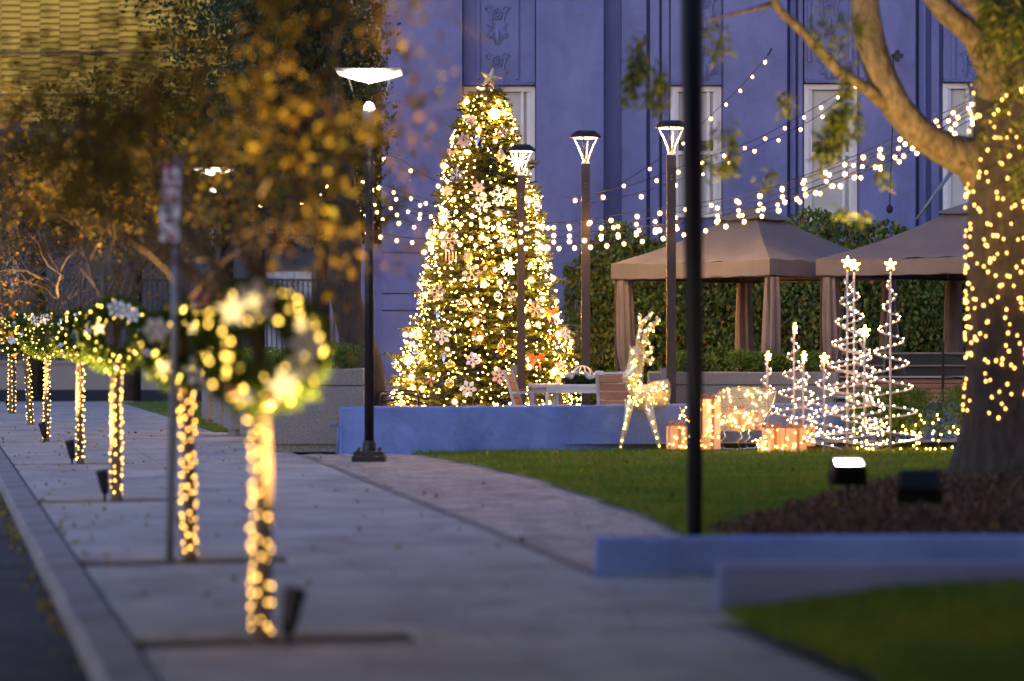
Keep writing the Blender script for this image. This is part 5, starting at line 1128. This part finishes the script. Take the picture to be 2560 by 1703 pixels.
# ------------------------------------------------------------------ lit garden figures
def loft(mb, rings, n=12, cap=True):      # rings: (centre, rx, rz, axis dir)
    vs = []; fs = []
    for c, ra, rb, d in rings:
        d = Vector(d).normalized(); u = d.cross(V(0, 0, 1)) if abs(d.z) < .9 else d.cross(V(1, 0, 0)); u.normalize(); w_ = u.cross(d)
        for k in range(n): a = 2 * math.pi * k / n; vs.append(Vector(c) + u * ra * math.cos(a) + w_ * rb * math.sin(a))
    for i in range(len(rings) - 1):
        for k in range(n): fs.append((i * n + k, i * n + (k + 1) % n, (i + 1) * n + (k + 1) % n, (i + 1) * n + k))
    if cap: fs.append(tuple(range(n))); fs.append(tuple((len(rings) - 1) * n + k for k in range(n)))
    return mb.add(vs, fs)
DD = 32.9
B8 = lambda x, y, d=DD: P(1480 + x / 2.613, 560 + y / 2.613, d)
dr_ = thing("reindeer", "gold wire reindeer with tall curled antlers standing on the lawn", "figure", V(B8(330, 1465).x, DD, .02))
body = MB()
loft(body, [(B8(500, 1090, 33.25), .05, .06, (1, .5, 0)), (B8(478, 1110, 33.2), .15, .20, (1, .5, -.1)), (B8(420, 1115, 33.1), .17, .19, (1, .5, 0)), (B8(350, 1130, 33.0), .16, .17, (1, .5, 0)), (B8(290, 1125, 32.9), .17, .19, (1, .4, .1)), (B8(255, 1095, 32.85), .14, .20, (.7, .2, .5)), (B8(265, 1020, 32.85), .12, .15, (.2, 0, 1)), (B8(280, 950, 32.85), .105, .12, (.1, 0, 1)), (B8(290, 890, 32.85), .095, .11, (.1, 0, 1)), (B8(288, 845, 32.84), .095, .10, (-.1, 0, 1)), (B8(278, 812, 32.82), .05, .06, (-.3, 0, 1)), (B8(270, 800, 32.8), .015, .02, (-.3, 0, 1))], 14)
bo = body.build("body", M["gold_net"], dr_, smooth=True)
loft(MB(), [(B8(300, 850, 32.8), .075, .085, (-.8, -.5, -.2)), (B8(272, 865, 32.68), .06, .065, (-.8, -.5, -.2)), (B8(250, 882, 32.58), .035, .04, (-.8, -.5, -.2))], 12).build("muzzle", M["gold_net"], dr_, smooth=True)
for s, d0 in ((-1, 32.75), (1, 32.98)): loft(MB(), [(B8(275 + 14 * s, 830, d0), .02, .02, (s, 0, 1)), (B8(275 + 22 * s, 812, d0), .03, .015, (s, 0, 1)), (B8(275 + 30 * s, 790, d0), .004, .004, (s, 0, 1))], 8).build("ear", M["gold_net"], dr_, smooth=True)
for pts in ([(248, 1150, 32.8), (240, 1210, 32.78), (222, 1310, 32.74), (185, 1465, 32.7)], [(350, 1170, 33.1), (357, 1240, 33.1), (368, 1350, 33.12), (372, 1465, 33.12)], [(365, 1180, 32.85), (385, 1260, 32.84), (408, 1340, 32.82), (447, 1472, 32.8)], [(470, 1150, 33.25), (490, 1230, 33.25), (522, 1310, 33.28), (505, 1380, 33.28), (512, 1455, 33.28)]):
    q = [B8(*p) for p in pts]; q[-1].z = .03; n = len(q); MB().tube(q, [.075, .055, .042, .034, .03][:n - 1] + [.03], 10).build("leg", M["gold_net" if pts[0][0] != 365 else "silver_net"], dr_, smooth=True)
loft(MB(), [(B8(478, 1080, 33.25), .04, .05, (.6, .3, .7)), (B8(492, 1045, 33.28), .045, .05, (.4, .2, .9)), (B8(498, 1005, 33.3), .006, .006, (.2, .1, 1))], 8).build("tail", M["silver_net"], dr_, smooth=True)
def curl(c, r_, a0, a1, d): return [V(c.x + r_ * math.cos(a0 + (a1 - a0) * k / 8), c.y, c.z + r_ * math.sin(a0 + (a1 - a0) * k / 8)) for k in range(9)]
ant = [[(300, 815, 32.8), (302, 750, 32.8), (318, 690, 32.8), (318, 640, 32.8), (308, 605, 32.8), (318, 592, 32.8)], [(318, 660, 32.8), (345, 630, 32.8), (372, 610, 32.8), (385, 590, 32.8), (370, 588, 32.8)], [(320, 830, 32.95), (338, 770, 32.95), (352, 710, 32.95), (385, 665, 32.95), (425, 645, 32.95), (435, 622, 32.95), (415, 610, 32.95)], [(345, 745, 32.95), (375, 690, 32.95), (402, 700, 32.95), (398, 675, 32.95)], [(332, 800, 32.95), (365, 770, 32.95), (350, 745, 32.95)], [(325, 830, 32.95), (355, 855, 32.95), (385, 840, 32.95), (390, 805, 32.95), (372, 810, 32.95)], [(320, 850, 32.95), (345, 885, 32.95), (385, 905, 32.95), (398, 880, 32.95), (385, 870, 32.95)]]
for pts in ant: MB().tube([B8(*p) for p in pts], [.035] * (len(pts) - 1) + [.022], 8).build("antler", M["gold_net"], dr_, smooth=True)
R = random.Random(3)
def dot(px, py, d, s_=1.0, parent=dr_, key="figure"): o = place("bulb", BM[key], parent, B8(px, py, d) - wloc(parent)); o.scale = (s_,) * 3
for k in range(58): x = R.uniform(235, 495); dot(x, R.uniform(1050, 1185) - (25 if x > 440 else 0), 32.7 + (x - 235) * .0014, R.uniform(.8, 1.4))
for k in range(16): dot(R.uniform(250, 325), R.uniform(830, 1060), 32.72, R.uniform(.8, 1.3))
for x0, y0, x1, y1, d in ((240, 1190, 185, 1465, 32.68), (352, 1200, 370, 1460, 33.05), (370, 1210, 445, 1470, 32.77), (480, 1180, 515, 1450, 33.22)):
    for k in range(6): f = (k + R.random()) / 6; dot(x0 + (x1 - x0) * f, y0 + (y1 - y0) * f, d, R.uniform(.8, 1.5))
for pts in ant:
    for p in pts[1:-1]: dot(p[0] + R.gauss(0, 5), p[1] + R.gauss(0, 8), p[2] - .05, R.uniform(.8, 1.3))
# sleigh
C6 = lambda x, y, d=33.0: P(1640 + x / 5.612, 940 + y / 5.612, d)
sl = thing("sleigh", "gold wire sleigh with scrolled runners on the lawn behind the black pole", "figure", V(C6(1250, 1000).x, 33.0, .02))
for yy, nm in ((32.75, "side"), (33.3, "side")):
    out = [(300, 410), (340, 470), (430, 560), (560, 640), (700, 520), (880, 215), (1020, 160), (1200, 140), (1400, 152), (1690, 205), (1640, 380), (1560, 560), (1430, 720), (1250, 775), (880, 785), (640, 800), (480, 690), (380, 540)]
    q = [C6(x, y, yy) for x, y in out]; mid = sum(q, Vector()) / len(q); n = len(q)
    # fan split in quads via centre line
    mb = MB(); mb.add(q, [(5, 6, 14), (6, 7, 13, 14), (7, 8, 12, 13), (8, 9, 10, 11, 12), (4, 5, 14, 15), (3, 4, 15, 16), (2, 3, 16, 17), (0, 1, 2, 17)]); mb.build(nm, M["silver_net"], sl)
    MB().tube(q + [q[0]], .008, 5).build("wire_edge", M["gold"], sl)
    MB().tube([C6(x, y, yy) for x, y in ((290, 860), (250, 960), (330, 1040), (600, 1045), (940, 1020), (1100, 1035), (1400, 1010), (1560, 900), (1600, 760), (1530, 740))], .012, 6).build("runner", M["silver"], sl, smooth=True)
    for xs_ in (950, 1180, 1290): MB().tube([C6(xs_, 785, yy), C6(xs_ + 30, 860, yy), C6(xs_ - 50, 930, yy), C6(xs_ + 20, 1025, yy)], .010, 5).build("scroll", M["silver"], sl, smooth=True)
mb = MB(); q0 = [C6(x, y, 32.75) for x, y in ((880, 785), (1250, 775), (1430, 720), (1560, 560), (1640, 380), (1690, 205))]; q1 = [C6(x, y, 33.3) for x, y in ((880, 785), (1250, 775), (1430, 720), (1560, 560), (1640, 380), (1690, 205))]
mb.add(q0 + q1, [(i, i + 1, i + 7, i + 6) for i in range(5)]); mb.build("seat_back", M["gold_net"], sl)
for k in range(95):
    f = R.random(); x = R.uniform(700, 1640); y = R.uniform(180, 770)
    if x > 1500 - (y - 560) * .6 and y > 560: continue
    if x < 880 and y < 500: continue
    o = place("bulb", BM["figure"], sl, C6(x, y, R.choice((32.73, 32.73, 33.25))) - wloc(sl)); o.scale = (R.uniform(.8, 1.45),) * 3
for k in range(20): o = place("bulb", BM["figure"], sl, C6(R.uniform(330, 480), R.uniform(420, 1000), 32.73) - wloc(sl))
# gifts
def gift(px0, py0, px1, py1, d, label, bright, bow_=True, yaw=.3, nb=12):
    a_, b_ = P(px0, py1, d), P(px1, py0, d); w_ = b_.x - a_.x; h_ = b_.z - a_.z; wl = w_ / (math.cos(yaw) + abs(math.sin(yaw))); c = V((a_.x + b_.x) / 2, d + wl / 2, max(.02, a_.z))
    t = thing("gift_box", label, "gift box", c, yaw, "lit gift boxes on the lawn"); e = wl / 2
    MB().cbox((-e, -e, 0), (e, e, h_), .012).build("box", M["gift_fabric_bright" if bright else "gift_fabric"], t, local=True)
    for k in (0, 1):
        mb = MB(); s1 = (.022, e + .004) if k == 0 else (e + .004, .022); mb.b2((-s1[0], -s1[1], .003), (s1[0], s1[1], h_ + .004 + .002 * k)); mb.build("ribbon", M["orange_ribbon"], t, local=True)
    if bow_:
        for s in (-1, 1): MB().tube([(0, 0, h_), (s * .06, -.02, h_ + .06), (s * .11, -.02, h_ + .05), (s * .10, 0, h_ + .015), (0, 0, h_ + .008)], .014, 5).build("bow", M["orange_ribbon"], t, local=True, smooth=True)
    for k in range(nb):
        f = R.choice((0, 0, 1)); u = R.uniform(-e * .9, e * .9); z = R.uniform(.03, h_ * .95); p = (u, -e - .008, z) if f == 0 else ((e + .008) * (1 if yaw < 0 else -1), u, z)
        o = place("bulb", BM["figure"], t, p); o.scale = (R.uniform(.8, 1.3),) * 3
gift(1668, 1066, 1718, 1124, 32.5, "lit peach gift box at the reindeer's hind legs", False)
gift(1746, 1087, 1802, 1124, 32.4, "lowest lit gift box in the stack before the sleigh", False, False)
gift(1750, 1036, 1802, 1086, 32.4, "middle lit gift box in the stack before the sleigh", True, False)
gift(1750, 998, 1802, 1035, 32.4, "top lit gift box with bow in the stack before the sleigh", True)
gift(1822, 1022, 1866, 1078, 32.85, "orange lit gift box riding inside the sleigh", False)
gift(1870, 1030, 1905, 1076, 32.9, "small lit gift box at the back of the sleigh's bed", False, False)
gift(1896, 1104, 1927, 1137, 31.9, "smallest lit gift box at the front of the group by spiral trees", True, False)
gift(1908, 1079, 1957, 1137, 32.3, "lit gift box between the small front box and the tall one", False)
gift(1958, 1079, 2018, 1137, 32.1, "tall lit gift box with ribbon under the short spiral trees", False)
gift(2016, 1063, 2038, 1115, 33.0, "narrow lit gift box behind the tall ribboned one", False, False)

# spiral light trees
E2 = lambda x, y, d: P(1880 + x / 2.613, 560 + y / 2.613, d)
def spiral_tree(px, ytop, ybase, d, rb, turns, label, per=15, star_yaw=0.0, flip=1, ph=0.0):
    b_ = P(px, ybase, d); z0 = .02; b_.z = z0; hgt = P(px, ytop, d).z - z0; t = thing("spiral_tree", label, "light tree", b_, 0, "white spiral light trees on the lawn")
    MB().tube([(0, 0, 0), (0, 0, hgt * .93)], .015, 8).build("pole", M["rope"], t, local=True, smooth=True)
    pts = []; n = int(turns * 28)
    for k in range(n + 1):
        f = k / n; z = .05 + (hgt * .88 - .05) * f ** .92; r_ = rb * (1 - f) + .035; a = flip * 2 * math.pi * turns * f + ph; pts.append(V(r_ * math.cos(a), r_ * math.sin(a), z))
    MB().tube(pts, .0125, 6).build("spiral_tube", M["rope"], t, local=True, smooth=True)
    s = 0; acc = 0; step = .085
    for k in range(n):
        acc += (pts[k + 1] - pts[k]).length
        if acc >= step: acc = 0; o = place("bulb", BM["warm"], t, pts[k + 1] + V(0, 0, .016)); o.scale = (R.uniform(.85, 1.1),) * 3
    rs_ = .085 if hgt > 1.6 else .07
    so = MB().prism(star_poly(5, rs_, rs_ * .45), -.012, .012, 0, Matrix.Rotation(star_yaw, 3, 'Z') @ RX).build("star", M["spiral_star"], t, local=True); so.location = (0, 0, hgt - rs_)
    for k in range(10):
        a = k * .628; rr = rs_ * (.8 if k % 2 == 0 else .4); p = Matrix.Rotation(star_yaw, 3, 'Z') @ V(rr * math.sin(a), -.02, rr * math.cos(a)); o = place("bulb", BM["mini"], t, p + V(0, 0, hgt - rs_))
    for k in range(3):
        a = k * 2.09 + ph; MB().tube([(0, 0, hgt * .9), (rb * .9 * math.cos(a), rb * .9 * math.sin(a), .02)], .0022, 4).build("guy_wire", M["galv"], t, local=True)
spiral_tree(2118, 640, 1130, 32.2, .40, 7.5, "tallest spiral light tree at the front left of the big pair", star_yaw=.1, ph=.3)
spiral_tree(2135, 648, 1118, 32.9, .40, 7.5, "tall spiral light tree right behind the tallest one", star_yaw=.2, ph=1.2)
spiral_tree(2226, 646, 1132, 32.0, .38, 7.0, "tall spiral light tree nearest the big tree's trunk", star_yaw=-.1, ph=2.0, flip=-1)
spiral_tree(2161, 812, 1134, 31.9, .34, 5.5, "middle height spiral light tree before the tall pair", star_yaw=.4, ph=.9)
spiral_tree(1985, 806, 1110, 33.2, .30, 5.5, "middle height spiral light tree behind the gift boxes, star edge on", star_yaw=1.25, ph=.2)
spiral_tree(2008, 878, 1122, 32.8, .24, 4.5, "short spiral light tree over the tall gift box", star_yaw=1.0, ph=1.9)
spiral_tree(1918, 878, 1110, 33.3, .17, 4.0, "shortest spiral light tree beside the sleigh's back", star_yaw=.9, ph=2.8)
spiral_tree(2060, 882, 1136, 31.8, .25, 4.5, "short spiral light tree between gift boxes and the tall trees", star_yaw=.2, ph=.6)

# ------------------------------------------------------------------ festoon strings over the patio
def festoon(label, pts, step=.34, r_=.006, skip=0.0):
    """pts: control points in the air (photo position, distance); smooth curve through them"""
    W = [Q(x, y, d) for x, y, d in pts]; n = len(W); cur = []
    for i in range(n - 1):
        p0, p1, p2, p3 = W[max(0, i - 1)], W[i], W[i + 1], W[min(n - 1, i + 2)]
        for k in range(16):
            t = k / 16; cur.append(.5 * ((2 * p1) + (p2 - p0) * t + (2 * p0 - 5 * p1 + 4 * p2 - p3) * t * t + (3 * p1 - p0 - 3 * p2 + p3) * t ** 3))
    cur.append(W[-1]); t_ = thing("festoon_string", label, "string lights", cur[0], 0, "festoon bulb strings over the patio")
    MB().tube(cur, r_, 5).build("cable", M["cable"], t_)
    acc = step * rng.random()
    for a_, b_ in zip(cur[:-1], cur[1:]):
        acc += (b_ - a_).length
        if acc > step:
            acc = 0
            if rng.random() < skip: continue
            o = place("bulb", BM["cafe"], t_, b_ + V(0, 0, -.05) - wloc(t_)); s_ = rng.uniform(.85, 1.08); o.scale = (s_, s_, s_)
            o.rotation_euler = (rng.gauss(0, .15), rng.gauss(0, .15), 0)
festoon("festoon string topmost of the bundle tied behind the big tree", [(2330, 185, 32.2), (2230, 232, 32.6), (2140, 275, 33), (1960, 362, 33.8), (1700, 455, 35), (1450, 508, 36.3), (1250, 512, 37.4), (1050, 478, 38.4), (880, 425, 39), (800, 395, 39)], .26)
festoon("festoon string second in the bundle tied behind the big tree", [(2330, 200, 32.2), (2230, 246, 32.6), (2120, 302, 33), (1960, 384, 33.8), (1700, 474, 35), (1450, 527, 36.3), (1250, 530, 37.4), (1050, 500, 38.4), (900, 470, 39.5), (700, 430, 40)], .29)
festoon("festoon string third in the bundle tied behind the big tree", [(2330, 215, 32), (2230, 266, 32.4), (2110, 325, 32.8), (1930, 412, 33.6), (1700, 486, 34.6), (1450, 532, 35.6), (1250, 547, 37), (1050, 534, 38), (900, 500, 39), (760, 470, 39.5)], .29)
festoon("lowest festoon string of the bundle crossing the Christmas tree", [(2330, 222, 31.8), (2230, 278, 32.2), (2080, 356, 32.6), (1900, 430, 33.4), (1700, 503, 34.2), (1450, 549, 35.3), (1250, 562, 36.6), (1050, 552, 37.5), (920, 545, 38), (820, 520, 38.4)], .26)
festoon("festoon string just under the topmost one behind the big tree", [(2330, 190, 32.2), (2230, 238, 32.6), (2140, 292, 33.1), (1990, 360, 33.8), (1750, 440, 35), (1450, 490, 36), (1250, 515, 37.2), (1050, 505, 38.3), (880, 480, 39), (680, 455, 40)], .36)
festoon("short festoon string from the big tree to the middle garden lamp", [(2330, 205, 32.4), (2230, 255, 32.6), (2090, 342, 33), (1900, 422, 33.8), (1650, 500, 35), (1480, 520, 36.1), (1348, 500, 36.5)], .36)
festoon("festoon string slanting down from the small wall hook", [(1772, 122, 47.6), (1708, 196, 45.5), (1620, 280, 42.8), (1535, 352, 40.2), (1430, 422, 38.4), (1348, 462, 36.8)], 1.0)
festoon("festoon string slanting down from the fan bracket on the wall", [(2058, 138, 47.6), (1955, 200, 45.5), (1850, 262, 43.5), (1730, 325, 41.2), (1600, 372, 39), (1440, 430, 37), (1300, 455, 37.4)], .85, skip=.1)
festoon("parallel festoon string just right of the slanting one", [(2050, 150, 47.6), (1970, 205, 45.8), (1865, 278, 43.6), (1745, 335, 41.3), (1610, 395, 39), (1485, 440, 37.2), (1348, 470, 36.6)], 1.1, skip=.1)
festoon("festoon string rising at the left before the dark evergreen", [(1200, 470, 38.6), (1080, 445, 38.8), (980, 405, 39), (905, 360, 39.2), (830, 360, 39.5)], .5)
festoon("loose festoon string left of the Christmas tree", [(1200, 520, 38.2), (1060, 482, 38.4), (930, 455, 38.6), (850, 425, 38.8), (770, 415, 39), (700, 445, 39.2), (600, 465, 39.5)], .4)
c = V((2334 * K - 1280) / F * 32.3, 32.4, .02); t = thing("festoon_post", "slim brown post behind the big tree's trunk carrying the bulb strings", "post", c)
MB().b2(c + V(-.06, -.06, 0), c + V(.06, .06, 5.1)).build("post", M["brown_metal"], t); MB().b2(c + V(-.09, -.09, 5.101), c + V(.09, .09, 5.14)).build("cap", M["brown_metal"], t)
for z in (4.6, 4.75, 4.9): MB().tube([c + V(-.06, -.06, z), c + V(-.12, -.09, z), c + V(-.12, -.09, z + .05)], .01, 5).build("hook", M["black_metal"], t)
# wall bracket and hook with hanging cable
c = Q(2064, 130, 47.7); t = thing("wall_bracket", "small dark fan bracket on the blue wall holding a hanging cable", "bracket", c)
for k in range(4): MB().lathe([(0, -.012), (.055, -.01), (.055, .01), (0, .012)], 8, c + V(.07 * math.cos(k * 1.57), -.08, .07 * math.sin(k * 1.57)), 0, RX).build("blade", M["black_metal"], t)
MB().tube([c + V(0, .3, 0), c + V(0, -.1, 0)], .02, 6).build("arm", M["black_metal"], t)
MB().tube([c + V(-.08, -.1, 0), c + V(-.10, -.1, -1.4), c + V(-.16, -.12, -3.0)], .012, 5).build("hanging_cable", M["cable"], t)
MB().ball(c + V(-.16, -.12, -3.02), .07, 7, 5, 0, (1, 1, 1.3)).build("cable_knot", M["cable"], t)
c = Q(1772, 120, 47.7); t = thing("wall_hook", "tiny dark hook on the blue wall holding the slanting string", "hook", c); MB().tube([c + V(0, .34, 0), c + V(0, -.06, 0), c + V(.02, -.1, .06)], .015, 5).build("hook", M["black_metal"], t, local=False)
mb = MB(); p0, p1 = Q(2190, 395, 30), Q(2110, 505, 30); t = thing("branch_stub", "slim grey rod hanging below the arching limb", "rod", p0)
MB().tube([p0, p0.lerp(p1, .5), p1], [.03, .02, .015], 6).build("rod", M["galv"], t, smooth=True)
print("objects", len(bpy.data.objects))
